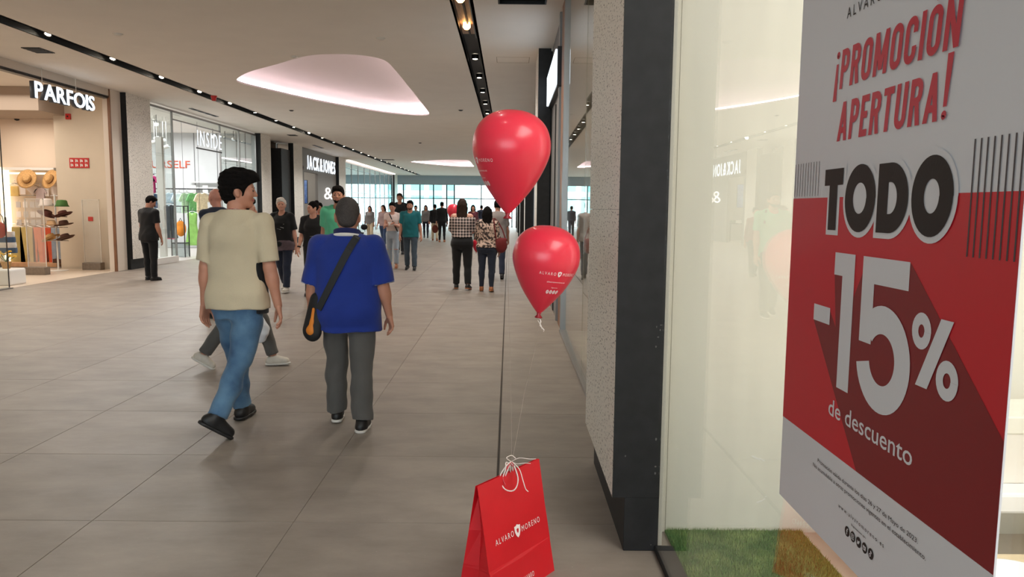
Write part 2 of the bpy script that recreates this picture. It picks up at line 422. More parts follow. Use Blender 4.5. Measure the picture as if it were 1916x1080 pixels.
class Figure:
    def __init__(f, label, H, loc, rotz, female=False, girth=1.0, belly=0.0, lean=0.03, twist=0.0, legs=None, arms=None,
                 hyaw=0.0, hpitch=0.0, res=0.012, hres=None, skin='tan', sx=None, legw=1.0, shoulder=1.0, headscale=1.0):
        f.s = s = H / 1.75; f.res = res; f.hres = hres or res * 0.6
        f.root = thing('person', label, 'person', (loc[0], loc[1], 0.0), rotz)
        f.skin = SKIN[skin]; f.girth = girth; f.female = female; f.legw = legw; f.hs = headscale
        legs = legs or {'L': (.25, .08, .02, 0, 0), 'R': (-.22, .12, .02, .2, 0)}
        arms = arms or {'L': (-.2, .10, .15, 0), 'R': (.2, .10, .2, 0)}
        hips = np.array([0, 0, .90 * s])
        f.J = {}
        J = f.J
        for side, sg in (('L', -1), ('R', 1)):
            hf, kn, ab, fp, toe = legs[side]
            hj = hips + np.array([sg * .085 * s * min(girth, 1.15), 0, 0])
            B = RY(-sg * ab)
            knee = hj + B @ RX(hf) @ np.array([0, 0, -.43 * s])
            ank = knee + B @ RX(hf - kn) @ np.array([0, 0, -.39 * s])
            ff = RZ(-sg * toe) @ np.array([0, math.cos(fp), -math.sin(fp)]); fu = RZ(-sg * toe) @ np.array([0, math.sin(fp), math.cos(fp)])
            J['hip' + side], J['knee' + side], J['ank' + side], J['ff' + side], J['fu' + side] = hj, knee, ank, ff, fu
        low = min(min((J['ank' + q] - .055 * s * J['ff' + q] - .085 * s * J['fu' + q])[2], (J['ank' + q] + .15 * s * J['ff' + q] - .085 * s * J['fu' + q])[2]) for q in 'LR')
        for k in list(J):
            if k[:3] in ('hip', 'kne', 'ank'): J[k] = J[k] - np.array([0, 0, low])
        hips = hips - np.array([0, 0, low])
        f.Mt = Mt = RZ(twist) @ RX(-lean); f.o = hips
        f.tp = lambda x, y, z: hips + Mt @ (np.array([x, y, z - .90]) * s)
        f.shx = (sx or (.155 if female else .178)) * shoulder
        for side, sg in (('L', -1), ('R', 1)):
            fl, ab, el, inw = arms[side]
            R0 = Mt @ RY(-sg * ab) @ RX(fl); sh = f.tp(sg * f.shx, -.012, 1.392)
            elb = sh + R0 @ np.array([0, 0, -.295 * s]); R1 = R0 @ RZ(sg * inw) @ RX(el)
            wr = elb + R1 @ np.array([0, 0, -.255 * s])
            J['sh' + side], J['elb' + side], J['wr' + side], J['R1' + side], J['R0' + side] = sh, elb, wr, R1, R0
        f.piv = f.tp(0, .012, 1.545)
        f.Mh = Mt @ RZ(hyaw) @ RX(-hpitch)
        f.hp = lambda x, y, z: f.piv + f.Mh @ (np.array([x, y, z]) * s * f.hs)
        f.belly = belly
    def secs(f, e=0.0, loose=0.0, lo=0.0, hem=None):
        out = []
        src = FEMALE if f.female else MALE
        wc = max(a[1] for a in src[5:8]) * max(1, (1 + f.girth) / 2)
        for z, w, d, c in src:
            g = f.girth if z < 1.30 else 1 + (f.girth - 1) * max(0, (1.50 - z) / .20) * .8
            bl = f.belly * math.exp(-((z - 1.05) / .13) ** 2)
            w2, d2 = w * g + bl * .35, d * g + bl
            if z < 1.28: w2 = max(w2, loose * wc); d2 = max(d2, loose * .105 * (1 + f.girth) / 2)
            out.append(((z - .90) * f.s, (w2 + e) * f.s, (d2 + e) * f.s, (c + bl * .6) * f.s))
        if hem is not None:
            zz = (hem - .90) * f.s; A = np.array(out)
            row = tuple([zz] + [float(np.interp(zz, A[:, 0], A[:, i])) for i in (1, 2, 3)])
            if hem < .84: row = (zz, max(row[1], A[1, 1]), max(row[2], A[1, 2]), row[3])
            out = [row] + [r for r in out if r[0] > zz + .005]
        return out
    def hand(f, side, curl=0.45, spread=0.0, thumb=0.0):
        s = f.s; sg = -1 if side == 'L' else 1; W = f.J['wr' + side]; R = f.J['R1' + side]
        fd = R @ np.array([0, 0, -1.0]); td = R @ nrm([-sg * .35, 1, 0]); n = nrm(np.cross(fd, td)) * (1 if side == 'L' else -1)
        if n @ (R @ np.array([-sg, 0, 0])) < 0: n = -n
        H = SDF(); H.cap(W - fd * .04 * s, W + fd * .012 * s, .026 * s, .025 * s, .02, flat=n, fs=.75)
        offs = (.029, .010, -.009, -.027); lens = (.068, .077, .072, .057)
        for i, (o, L) in enumerate(zip(offs, lens)):
            kn = W + (fd * (.086 - .004 * abs(i - 1)) + td * o) * s
            H.cap(W + (fd * .012 + td * o * .62) * s, kn, .0145 * s, .0115 * s, .012)
            p = kn; ang = 0.0
            for seg, fr in enumerate((.44, .31, .25)):
                ang += curl * (0.7 + .12 * i) * (1.0 if seg else .75)
                dr = fd * math.cos(ang) + n * math.sin(ang) + td * spread * (1.5 - i) * .06
                q = p + dr * L * fr * s
                H.cap(p, q, (.0092 - .0008 * seg) * s, (.0086 - .0008 * seg) * s, .003); p = q
        a = W + (fd * .022 + td * .022 + n * .006) * s; b = a + (fd * .034 + td * .026 + n * .014) * s; c = b + (fd * .030 + td * .006 + n * (.012 + thumb)) * s; d = c + (fd * .022 - td * .002 + n * .010) * s
        H.cap(a, b, .014 * s, .0115 * s, .012); H.cap(b, c, .0108 * s, .0098 * s, .004); H.cap(c, d, .0095 * s, .008 * s, .003)
        f.J['grip' + side] = W + (fd * .10 + n * .03) * s
        return H.mesh('hand', max(.0042, f.hres * .8))
    def body(f, curl=(.45, .45), nose=1.0, chin=1.0):
        s = f.s; J = f.J; B = SDF(); hs = s * f.hs
        B.loft(f.o, f.Mt, f.secs(-.014), .03)
        for q, sg in (('L', -1), ('R', 1)):
            w = f.legw
            B.cap(J['hip' + q], J['knee' + q], .074 * s * w, .044 * s * w, .03); B.cap(J['knee' + q], J['ank' + q], .044 * s * w, .034 * s, .02)
            cm = J['knee' + q] * .7 + J['ank' + q] * .3 - np.array([0, .008, 0]) * s
            B.ell(cm, np.array([.036, .036, .09]) * s * w, .03)
            B.cap(J['ank' + q] - (.05 * J['fu' + q] + .02 * J['ff' + q]) * s, J['ank' + q] + (.11 * J['ff' + q] - .06 * J['fu' + q]) * s, .028 * s, .018 * s, .02)
            g = 1 + (f.girth - 1) * .6
            B.ell(J['sh' + q], np.array([.056, .056, .056]) * s * g, .03)
            B.cap(f.tp(sg * .03, -.02, 1.455), f.tp(sg * f.shx * .9, -.015, 1.402), .036 * s, .038 * s, .03)
            thin = .90 if f.female else 1.0
            B.cap(J['sh' + q], J['elb' + q], .050 * s * thin * g, .040 * s * thin * g, .02); B.cap(J['elb' + q], J['wr' + q], .041 * s * thin * g, .027 * s * thin, .015)
            fm = J['elb' + q] * .72 + J['wr' + q] * .28; B.ell(fm, np.array([.042, .044, .07]) * s * thin * g, .02, M=J['R1' + q])
        B.clip(f.tp(0, 0, 1.52), f.Mt @ np.array([0, 0, 1.0]))
        parts = [B.mesh('b', f.res)]
        K = SDF(); nk = .050 if f.female else .057
        K.cap(f.tp(0, -.018, 1.44), f.hp(0, -.012, .03), nk * s * (1 + (f.girth - 1) * .5), nk * s, .025)
        K.ell(f.hp(0, -.008, .092), np.array([.074, .095, .092]) * hs, .02, M=f.Mh)
        K.ell(f.hp(0, .032, .045), np.array([.058, .060, .078]) * hs, .03, M=f.Mh)
        K.cap(f.hp(-.045, .01, .015), f.hp(-.012, .070, -.018 * chin), .018 * hs, .016 * hs, .03); K.cap(f.hp(.045, .01, .015), f.hp(.012, .070, -.018 * chin), .018 * hs, .016 * hs, .03)
        K.cap(f.hp(-.036, .078, .088), f.hp(.036, .078, .088), .012 * hs, .012 * hs, .018)
        K.cap(f.hp(0, .090, .076), f.hp(0, .101 + .006 * nose, .045), .008 * hs, .0115 * hs, .010)
        for sg in (-1, 1):
            K.ell(f.hp(sg * .011, .098, .041), np.array([.008, .009, .007]) * hs, .008, M=f.Mh)
            K.ell(f.hp(sg * .036, .062, .045), np.array([.022, .024, .024]) * hs, .025, M=f.Mh)
            K.ell(f.hp(sg * .077, -.008, .055), np.array([.009, .019, .031]) * hs, .008, M=f.Mh @ RZ(sg * .25) @ RX(.15))
            K.ell(f.hp(sg * .074, -.002, .032), np.array([.008, .010, .012]) * hs, .008, M=f.Mh)
            K.cut(f.hp(sg * .030, .104, .069), f.hp(sg * .033, .103, .069), .013 * hs, .013 * hs, .012)
        K.ell(f.hp(0, .091, .017), np.array([.021, .010, .0055]) * hs, .006, M=f.Mh); K.ell(f.hp(0, .089, .006), np.array([.019, .010, .0065]) * hs, .006, M=f.Mh)
        K.clip(f.tp(0, 0, 1.43), f.Mt @ np.array([0, 0, -1.0]))
        parts.append(K.mesh('k', f.hres))
        for q, c in zip('LR', curl): parts.append(f.hand(q, c))
        f.body_ob = link('body', join_meshes('body', parts), f.skin, f.root)
        return f
    def face(f, brow=None):
        hs = f.s * f.hs
        for sg in (-1, 1):
            E = SDF(); E.ell(f.hp(sg * .031, .083, .069), np.array([.0135, .010, .0075]) * hs, .004, M=f.Mh)
            link('eye', E.mesh('eye', max(.003, .0035 * f.hres / .006)), EYE, f.root)
            if brow:
                E = SDF(); E.cap(f.hp(sg * .014, .092, .090), f.hp(sg * .046, .080, .092), .006 * hs, .005 * hs, .004)
                link('eyebrow', E.mesh('eyebrow', .0045), brow, f.root)
        E = SDF(); E.cap(f.hp(-.020, .091, .011), f.hp(.020, .091, .011), .0085 * hs, .0085 * hs, .004, flat=f.Mh @ np.array([0, 0, 1.0]), fs=.8)
        link('mouth', E.mesh('mouth', .0045), LIP, f.root)
        return f
    def hair(f, style, m, t=.014):
        hs = f.s * f.hs; s = f.s; A = SDF()
        def shell(t, y0=.074, z0=.128, y1=-.02, z1=.06, nape=-.005):
            A.ell(f.hp(0, -.008, .092), np.array([.074 + t, .095 + t, .092 + t]) * hs, .02, M=f.Mh)
            n = f.Mh @ nrm([0, (z0 - z1), -(y0 - y1)]); A.clip(f.hp(0, y0, z0), n); A.clip(f.hp(0, 0, nape), f.Mh @ np.array([0, 0, -1.0]))
        def hairline(face=.105, fz=.035, fy=.136, ear=.027, nape=-.030):
            # open the face, the ears and the neck so that the edge follows a real hairline
            A.clips = []
            A.cut(f.hp(-.12, fy, fz), f.hp(.12, fy, fz), face * hs, face * hs, .008)
            for sg in (-1, 1): A.cut(f.hp(sg * .062, -.004, .046), f.hp(sg * .13, -.004, .046), ear * hs, ear * hs, .006)
            A.clip(f.hp(0, .034, .036), f.Mh @ nrm([0, .066, -.088])); A.clip(f.hp(0, 0, nape), f.Mh @ np.array([0, .15, -1.0]))
        if style == 'short': shell(.010); A.ell(f.hp(0, .02, .150), np.array([.070, .080, .042]) * hs, .04, M=f.Mh); hairline(); A.noise = (.004, 110, 3)
        elif style == 'buzz':
            shell(.005); A.ell(f.hp(0, -.055, .03), np.array([.060, .046, .05]) * hs, .02, M=f.Mh); hairline(face=.100, nape=-.02); A.noise = (.001, 120, 3)
        elif style == 'quiff':
            shell(.017)
            A.ell(f.hp(0, -.004, .150), np.array([.080, .102, .048]) * hs, .05, M=f.Mh); A.ell(f.hp(0, .055, .158), np.array([.064, .055, .040]) * hs, .04, M=f.Mh)
            A.ell(f.hp(.01, .096, .150), np.array([.046, .026, .024]) * hs, .03, M=f.Mh); A.ell(f.hp(0, -.050, .045), np.array([.062, .050, .075]) * hs, .03, M=f.Mh)
            hairline(face=.103, fz=.030, nape=-.040); A.noise = (.006, 170, 5)
        elif style == 'crop_white':
            shell(.016); A.ell(f.hp(.015, .045, .160), np.array([.062, .055, .034]) * hs, .03, M=f.Mh); hairline(); A.noise = (.006, 120, 8)
        elif style == 'bun':
            shell(.008); A.ell(f.hp(0, -.075, .165), np.array([.042, .042, .040]) * hs, .012, M=f.Mh); hairline(face=.098, nape=-.01); A.noise = (.002, 90, 3)
        elif style in ('long', 'bob'):
            shell(.018, y0=.075, z0=.130, y1=-.02, z1=.02, nape=-.2)
            L = .30 if style == 'long' else .15
            for sg in (-1, 1):
                A.cap(f.hp(sg * .062, -.02, .09), f.hp(sg * .070, -.035, .0), .030 * hs, .030 * hs, .03)
                A.cap(f.hp(sg * .066, -.045, .02), f.tp(sg * .075, -.055 if style == 'bob' else -.06, 1.545 - L), .036 * hs, .026 * s, .03)
            A.cap(f.hp(0, -.075, .05), f.tp(0, -.085, 1.545 - L), .052 * hs, .040 * s, .04, flat=f.Mt @ np.array([0, 1.0, 0]), fs=.7)
            A.cap(f.hp(-.03, -.075, .05), f.tp(-.045, -.075, 1.545 - L * .95), .045 * hs, .034 * s, .04); A.cap(f.hp(.03, -.075, .05), f.tp(.045, -.075, 1.545 - L * 1.03), .045 * hs, .034 * s, .04)
            A.noise = (.005, 70, 11)
            n = f.Mh @ nrm([0, .13 - .02, -.095]);
            A.clips = [(f.hp(0, .075, .130), f.Mh @ nrm([0, .9, -.12]))]
            A.cut(f.hp(0, .10, .04), f.hp(0, .13, .04), .064 * hs, .064 * hs, .01)
        f.hair_ob = link('hair', A.mesh('hair', f.hres), m, f.root); return f
    def beard(f, m):
        hs = f.s * f.hs; A = SDF()
        A.cap(f.hp(-.055, .010, .022), f.hp(-.016, .074, -.016), .020 * hs, .022 * hs, .02); A.cap(f.hp(.055, .010, .022), f.hp(.016, .074, -.016), .020 * hs, .022 * hs, .02)
        A.clip(f.hp(0, .06, .022), f.Mh @ np.array([0, .25, 1.0])); A.cut(f.hp(-.012, .105, .012), f.hp(.012, .105, .012), .011 * hs, .011 * hs, .006)
        link('beard', A.mesh('beard', f.hres), m, f.root); return f
    def top(f, m, hem=.88, sleeve=.62, loose=.98, e=.014, name='shirt', noise=(.006, 34), neck=.064, sw=1.0, seed=1, offshoulder=False, k=.03):
        s = f.s; J = f.J; A = SDF(); g = 1 + (f.girth - 1) * .6
        S = []
        for z, w, d, c in f.secs(e, loose, hem=hem):
            za = z / s + .90
            if za < .985 and hem < .93: w = max(w, (.085 * min(f.girth, 1.15) + .099 * f.legw + .017) * s * min(1, (1.06 - za) / .07)); d = max(d, (.128 * f.legw) * s)
            S.append((z, w, d, c))
        A.loft(f.o, f.Mt, S, .03)
        up = f.Mt @ np.array([0, 0, 1.0])
        for q, sg in (('L', -1), ('R', 1)):
            if not offshoulder:
                A.ell(J['sh' + q], np.array([.066, .066, .062]) * s * g, .03)
                A.cap(f.tp(sg * .045, -.02, 1.458), f.tp(sg * f.shx * .92, -.015, 1.405), .044 * s, .048 * s, .03)
            if sleeve > 0:
                full = sleeve > 1; t = min(sleeve, 1.0)
                end = J['sh' + q] + (J['elb' + q] - J['sh' + q]) * t
                st = J['sh' + q] if not offshoulder else J['sh' + q] + (J['elb' + q] - J['sh' + q]) * .18
                if full:
                    A.cap(st, end, .062 * s * g * sw, .052 * s * g * sw, .02)
                    A.cyl(J['elb' + q], J['elb' + q] + (J['wr' + q] - J['elb' + q]) * (sleeve - 1), .052 * s * g * sw, .042 * s * g * sw, .02)
                else: A.cyl(st, end, .064 * s * g * sw, .064 * s * g * sw, .02)
        if noise: A.noise = (noise[0], noise[1], seed)
        if offshoulder: A.clip(f.tp(0, 0, 1.385), up)
        else: A.clip(f.tp(0, 0, 1.487), up); A.cut(f.tp(0, .03, 1.465), f.hp(0, .02, .02), neck * s * (1 + (f.girth - 1) * .5), neck * 1.1 * s, .008)
        f.top_ob = link(name, A.mesh(name, f.res * .92), m, f.root); return f
    def bottom(f, m, fit='straight', length=1.0, waist=1.04, name='trousers', noise=(.006, 30), seed=2, e=.010):
        s = f.s; J = f.J; A = SDF(); w = f.legw
        S = [r for r in f.secs(e - .004)]; zc = (waist - .90) * s
        arr = np.array(S); row = tuple([zc] + [float(np.interp(zc, arr[:, 0], arr[:, i])) for i in (1, 2, 3)])
        S = [r for r in S if r[0] < zc - .005] + [row]
        A.loft(f.o, f.Mt, S, .04)
        kr, ar = {'straight': (.072, .062), 'wide': (.080, .078), 'skinny': (.064, .044)}[fit]
        for q in 'LR':
            A.cap(J['hip' + q] - np.array([0, 0, .02 * s]), J['knee' + q], .097 * s * w, kr * s * (w + 1) / 2, .035)
            en = J['knee' + q] + (J['ank' + q] - J['knee' + q]) * length
            A.cyl(J['knee' + q], en, kr * s * (w + 1) / 2, ar * s, .02)
            if fit == 'skinny':
                cm = J['knee' + q] * .7 + J['ank' + q] * .3 - np.array([0, .008, 0]) * s; A.ell(cm, np.array([.054, .052, .11]) * s, .03)
            f.J['seat'] = f.o - f.Mt @ np.array([0, .12 * s, 0])
        if noise: A.noise = (noise[0], noise[1], seed)
        f.bottom_ob = link(name, A.mesh(name, f.res * .92), m, f.root); return f
    def shoes(f, m, sole=None, high=0.0, chunk=1.0):
        s = f.s; J = f.J
        for q in 'LR':
            a, ff, fu = J['ank' + q], J['ff' + q], J['fu' + q]; A = SDF()
            A.cap(a - (.040 * ff + .042 * fu) * s, a + (.120 * ff - .052 * fu) * s, .040 * s * chunk, .034 * s * chunk, .02)
            A.cap(a + (.02 * ff - .02 * fu) * s, a + (.085 * ff - .045 * fu) * s, .036 * s * chunk, .032 * s * chunk, .02)
            A.cyl(a - (.012 * ff + .05 * fu) * s, a + (-.012 * ff + (.006 + high) * fu) * s, .044 * s, .044 * s, .015)
            A.clip(a - .070 * s * fu, -fu)
            me = A.mesh('shoe', min(f.res, .010) * .8); so = link('shoe', me, m, f.root)
            B = SDF(); lf = np.cross(ff, fu)
            for (t0, t1, r0, r1) in ((-.045, .055, .041, .043), (.055, .128, .043, .036)):
                B.cap(a + (t0 * ff - .074 * fu) * s, a + (t1 * ff - .074 * fu) * s, r0 * s * chunk, r1 * s * chunk, .01)
            B.clip(a - .085 * s * fu, -fu); B.clip(a - .064 * s * fu, fu)
            link('sole', B.mesh('sole', min(f.res, .008) * .7), sole or m, so)
        return f

# ------------------------------------------------------------------ materials of the setting
XL, XR, CEIL, YB, YE = -8.85, 0.66, 4.03, -12.0, 60.0

def tile_mat():
    m = bpy.data.materials.new('porcelain_tile'); m.use_nodes = True; nt = m.node_tree; b = nt.nodes['Principled BSDF']; N = nt.nodes.new; L = nt.links.new
    tc = N('ShaderNodeTexCoord'); oi = N('ShaderNodeObjectInfo'); geo = N('ShaderNodeNewGeometry')
    n1 = N('ShaderNodeTexNoise'); n1.inputs['Scale'].default_value = 2.2; n1.inputs['Detail'].default_value = 8; n1.inputs['Roughness'].default_value = .65
    mp = N('ShaderNodeMapping'); mp.inputs['Scale'].default_value = (1, 2.0, 1); L(geo.outputs['Position'], mp.inputs['Vector']); L(mp.outputs[0], n1.inputs['Vector'])
    r = N('ShaderNodeValToRGB'); r.color_ramp.elements[0].position = .3; r.color_ramp.elements[1].position = .72
    r.color_ramp.elements[0].color = srgb(124, 115, 107); r.color_ramp.elements[1].color = srgb(149, 139, 129)
    L(n1.outputs['Fac'], r.inputs['Fac'])
    hs = N('ShaderNodeHueSaturation'); mr = N('ShaderNodeMapRange'); mr.inputs['To Min'].default_value = .93; mr.inputs['To Max'].default_value = 1.05
    L(oi.outputs['Random'], mr.inputs['Value']); L(mr.outputs[0], hs.inputs['Value']); L(r.outputs[0], hs.inputs['Color']);
    n3 = N('ShaderNodeTexNoise'); n3.inputs['Scale'].default_value = 70; L(geo.outputs['Position'], n3.inputs['Vector'])
    r3 = N('ShaderNodeValToRGB'); r3.color_ramp.elements[0].position = .70; r3.color_ramp.elements[1].position = .76
    r3.color_ramp.elements[0].color = (0, 0, 0, 1); r3.color_ramp.elements[1].color = (.35, .35, .35, 1); L(n3.outputs['Fac'], r3.inputs['Fac'])
    mx = N('ShaderNodeMix'); mx.data_type = 'RGBA'; L(r3.outputs[0], mx.inputs[0]); L(hs.outputs[0], mx.inputs[6]); mx.inputs[7].default_value = srgb(176, 166, 156)
    L(mx.outputs[2], b.inputs['Base Color'])
    n2 = N('ShaderNodeTexNoise'); n2.inputs['Scale'].default_value = 3; L(geo.outputs['Position'], n2.inputs['Vector'])
    m2 = N('ShaderNodeMapRange'); m2.inputs['To Min'].default_value = .38; m2.inputs['To Max'].default_value = .52; L(n2.outputs['Fac'], m2.inputs['Value']); L(m2.outputs[0], b.inputs['Roughness'])
    return m
def granite_mat():
    m = bpy.data.materials.new('speckled_stone'); m.use_nodes = True; nt = m.node_tree; b = nt.nodes['Principled BSDF']; N = nt.nodes.new; L = nt.links.new
    tc = N('ShaderNodeTexCoord'); mp = N('ShaderNodeMapping'); mp.inputs['Scale'].default_value = (1, .30, 1.15); L(tc.outputs['Object'], mp.inputs['Vector'])
    v = N('ShaderNodeTexNoise'); v.inputs['Scale'].default_value = 95; v.inputs['Detail'].default_value = 2; L(mp.outputs[0], v.inputs['Vector'])
    r = N('ShaderNodeValToRGB'); r.color_ramp.elements[0].position = .345; r.color_ramp.elements[1].position = .42
    r.color_ramp.elements[0].color = srgb(132, 124, 118); r.color_ramp.elements[1].color = srgb(232, 227, 218); L(v.outputs['Fac'], r.inputs['Fac'])
    L(r.outputs[0], b.inputs['Base Color']); b.inputs['Roughness'].default_value = .55
    return m
TILE = tile_mat(); GRAN = granite_mat()
M_GROUT = mat('grout', (160, 150, 138), 0.9, rgb2=(92, 84, 78), scale=1.2)
M_DARKJOINT = mat('dark_joint_filler', (48, 42, 38), 0.8)
M_CEIL = mat('ceiling_plaster', (236, 230, 222), 0.9, var=.02, scale=1.5)
M_DOME = mat('dome_plaster', (238, 226, 226), 0.85)
M_BLACK = mat('black_lacquer', (27, 27, 28), 0.55, spec=.3, var=.25, scale=14)
M_SLOT = mat('slot_black', (16, 16, 17), 0.6)
M_WOODY = mat('timber_brown', (128, 88, 62), 0.5, var=.2, scale=6, stretch=(12, 1, 1))
M_METAL = mat('brushed_metal', (150, 148, 146), 0.35, metal=.8)
M_DMETAL = mat('dark_metal', (60, 60, 62), 0.4, metal=.6)
M_CHROME = mat('chrome', (200, 200, 200), 0.18, metal=1.0)
M_BEIGE = mat('beige_paint', (212, 199, 180), 0.7, var=.02, scale=3)
M_PINKBEIGE = mat('pink_beige_paint', (226, 208, 190), 0.75)
M_CREAMPANEL = mat('cream_display_panel', (222, 219, 206), 0.42, var=.035, scale=4, stretch=(3, 3, .4))
M_GREYWALL = mat('grey_wall', (196, 198, 198), 0.7, var=.03, scale=3)
M_GREYDK = mat('grey_panel', (120, 120, 122), 0.6)
M_BROWNREC = mat('brown_recess', (112, 94, 80), 0.7)
M_WHITE = mat('white_paint', (232, 230, 226), 0.55)
M_OFFWHITE = mat('offwhite', (220, 214, 204), 0.6)
M_CONC = mat('concrete_block', (128, 116, 104), 0.9, var=.12, scale=20, bump=.4, bscale=60)
M_FROST = mat('blue_grey_fascia', (150, 164, 172), 0.35)
G_CLEAR = glass_mat('clear_glass', (.96, .98, .97))
G_SHOP = glass_mat('shop_glass', (.93, .96, .95), ior=1.5)
G_DISPLAY = glass_mat('display_glass', (.98, .99, .98), ior=1.25)
G_TEAL = glass_mat('teal_glass', (.74, .96, .96), ior=1.45)
G_BLUE = glass_mat('pale_blue_glass', (.86, .96, .98), ior=1.45, haze=.10, hazecol=(.75, .9, .95))
G_ACRYL = glass_mat('acrylic', (.95, .95, .94), ior=1.4, haze=.16, hazecol=(.9, .88, .84))
E_LAMP = emit_mat('lamp_lens', (255, 240, 214), 26.0)
E_WARM = emit_mat('warm_lamp', (255, 190, 120), 14.0)
E_STRIP = emit_mat('led_strip', (255, 238, 228), 5.0)
E_SIGN = emit_mat('lit_letters', (232, 244, 255), 1.9)
E_COVE = emit_mat('cove_led', (255, 238, 240), 12.5); E_COVE0 = emit_mat('cove_led_dimmed', (255, 236, 238), 1.5)
E_JAMB = emit_mat('lit_display_jamb', (255, 236, 200), 2.2)

# ------------------------------------------------------------------ floor
floor = struct(box('floor', M_GROUT, -16, 6, YB, 64, -.14, -.004))
def tile_mesh(w, d):
    return MB().box(.0015, w - .0015, .0015, d - .0015, -.012, 0, .0015).mesh('tile')
TS = .96; XJ = -.054
cols = [(XJ - TS * (k + 1), TS) for k in range(8)] + [(XL - .02, (XJ - TS * 8) - (XL - .02))] + [(XJ + .012, XR - XJ - .012)]
tmesh = {}
for x0, w in cols:
    key = round(w, 3)
    if key not in tmesh: tmesh[key] = tile_mesh(w, TS)
for r in range(-1, 26):
    for x0, w in cols:
        o = bpy.data.objects.new('tile', tmesh[round(w, 3)]); COL.objects.link(o)
        if not o.data.materials: o.data.materials.append(TILE)
        o.parent = floor; o.location = (x0, 3.44 + TS * r, 0)
mb = MB()
def tiles_rest(y0, y1):
    y = y0
    while y < y1 - .01:
        for x0, w in cols: mb.box(x0 + .0015, x0 + w - .0015, y + .0015, min(y + TS, y1) - .0015, -.012, 0)
        y += TS
tiles_rest(3.44 + TS * 26, YE + .4)
y = 3.44 - TS
mb2 = MB()
while y > YB + 1:
    y -= TS
    for x0, w in cols: mb.box(x0 + .0015, x0 + w - .0015, y + .0015, y + TS - .0015, -.012, 0)
o = mb.build('tile', TILE, floor); o['kind'] = 'stuff'
box('expansion_joint', M_DARKJOINT, XJ + .001, XJ + .011, YB, YE, -.01, -.0015, floor)
# shop floors and the pavement outside the end doors
struct(box('floor', mat('shop_floor_pale', (206, 190, 172), 0.35, var=.03), -15, XL - .02, 8.9, 17.5, -.1, .004))
struct(box('floor', mat('shop_floor_grey', (196, 190, 184), 0.3, var=.03), -15, XL - .02, 18.3, 26.4, -.1, .004))
struct(box('floor', mat('shop_floor_sand', (190, 176, 158), 0.4, var=.04), .74, 6, -6, 60, -.1, .002))
struct(box('pavement', mat('outdoor_paving', (206, 204, 200), 0.9, var=.05), -60, 60, 60.4, 140, -.12, -.01))
struct(box('pavement', mat('outdoor_paving', (206, 204, 200), 0.9, var=.05), -60, -13.9, 38, 60.4, -.12, -.01))

# ------------------------------------------------------------------ ceiling with openings
def smooth_loop(pts, n=8):
    out = []; m = len(pts)
    for i in range(m):
        p0, p1, p2, p3 = [Vector(pts[(i + k) % m]) for k in (-1, 0, 1, 2)]
        for j in range(n):
            t = j / n
            out.append(.5 * ((2 * p1) + (p2 - p0) * t + (2 * p0 - 5 * p1 + 4 * p2 - p3) * t * t + (3 * p1 - p0 - 3 * p2 + p3) * t ** 3))
    return [(p.x, p.y) for p in out]
OC1 = smooth_loop([(-5.52, 15.5), (-4.98, 14.62), (-4.2, 13.8), (-3.45, 13.02), (-2.9, 12.82), (-2.42, 12.95), (-2.17, 13.35), (-2.13, 14.4), (-2.13, 16.2),
                   (-2.14, 18.3), (-2.16, 20.3), (-2.25, 20.95), (-2.62, 21.05), (-3.35, 20.55), (-4.05, 19.5), (-4.70, 18.3), (-5.22, 17.0), (-5.55, 16.05)], 5)
OC2 = [(x, 40 + (y - 12.8) * .85) for x, y in OC1]
OC0 = [(x, y - 21.0) for x, y in OC1]
def dome_ring(loop, grow):
    cx = sum(p[0] for p in loop) / len(loop); cy = sum(p[1] for p in loop) / len(loop)
    out = []
    for x, y in loop:
        d = Vector((x - cx, y - cy)); d = d * (1 + grow / d.length) if d.length > 0 else d
        out.append((cx + d.x, cy + d.y))
    return out, cx, cy
SLL = (-7.16, -6.90); SLR = (-.72, -.49)
bm = bmesh.new()
def add_loop(pts, z):
    vs = [bm.verts.new((x, y, z)) for x, y in pts]
    return [bm.edges.new((vs[i], vs[(i + 1) % len(vs)])) for i in range(len(vs))]
es = add_loop([(-15.5, YB), (6, YB), (6, YE + .5), (-15.5, YE + .5)], CEIL)
for lp in (OC0, OC1, OC2): es += add_loop(lp, CEIL)
for a, b in (SLL, SLR): es += add_loop([(a, YB + .5), (b, YB + .5), (b, YE - 1), (a, YE - 1)], CEIL)
es += add_loop([(-7.8, -11.2), (-1.6, -11.2), (-1.6, -5.2), (-7.8, -5.2)], CEIL)  # opening added behind the camera to let in more daylight
es += add_loop([(-.14, 8.3), (.43, 8.3), (.43, 9.62), (-.14, 9.62)], CEIL)
bmesh.ops.triangle_fill(bm, use_beauty=True, use_dissolve=False, edges=es)
for f in bm.faces:
    if f.normal.z > 0: f.normal_flip()
me = bpy.data.meshes.new('ceiling'); bm.to_mesh(me); bm.free()
ceiling = struct(link('ceiling', me, M_CEIL))
box('roof_deck', M_SLOT, -15.6, 6.1, -4.9, YE + .6, CEIL + 1.25, CEIL + 1.4, ceiling)
for x0_, x1_, y0_, y1_ in ((-7.9, -7.8, -11.3, -5.1), (-1.6, -1.5, -11.3, -5.1), (-7.8, -1.6, -11.3, -11.2), (-7.8, -1.6, -5.2, -5.1)): box('added_skylight_kerb', M_WHITE, x0_, x1_, y0_, y1_, CEIL, CEIL + .6, ceiling)  # unseen skylight, added to brighten the corridor from behind
box('added_skylight_pane', G_CLEAR, -7.85, -1.55, -11.25, -5.15, CEIL + .6, CEIL + .61, ceiling)
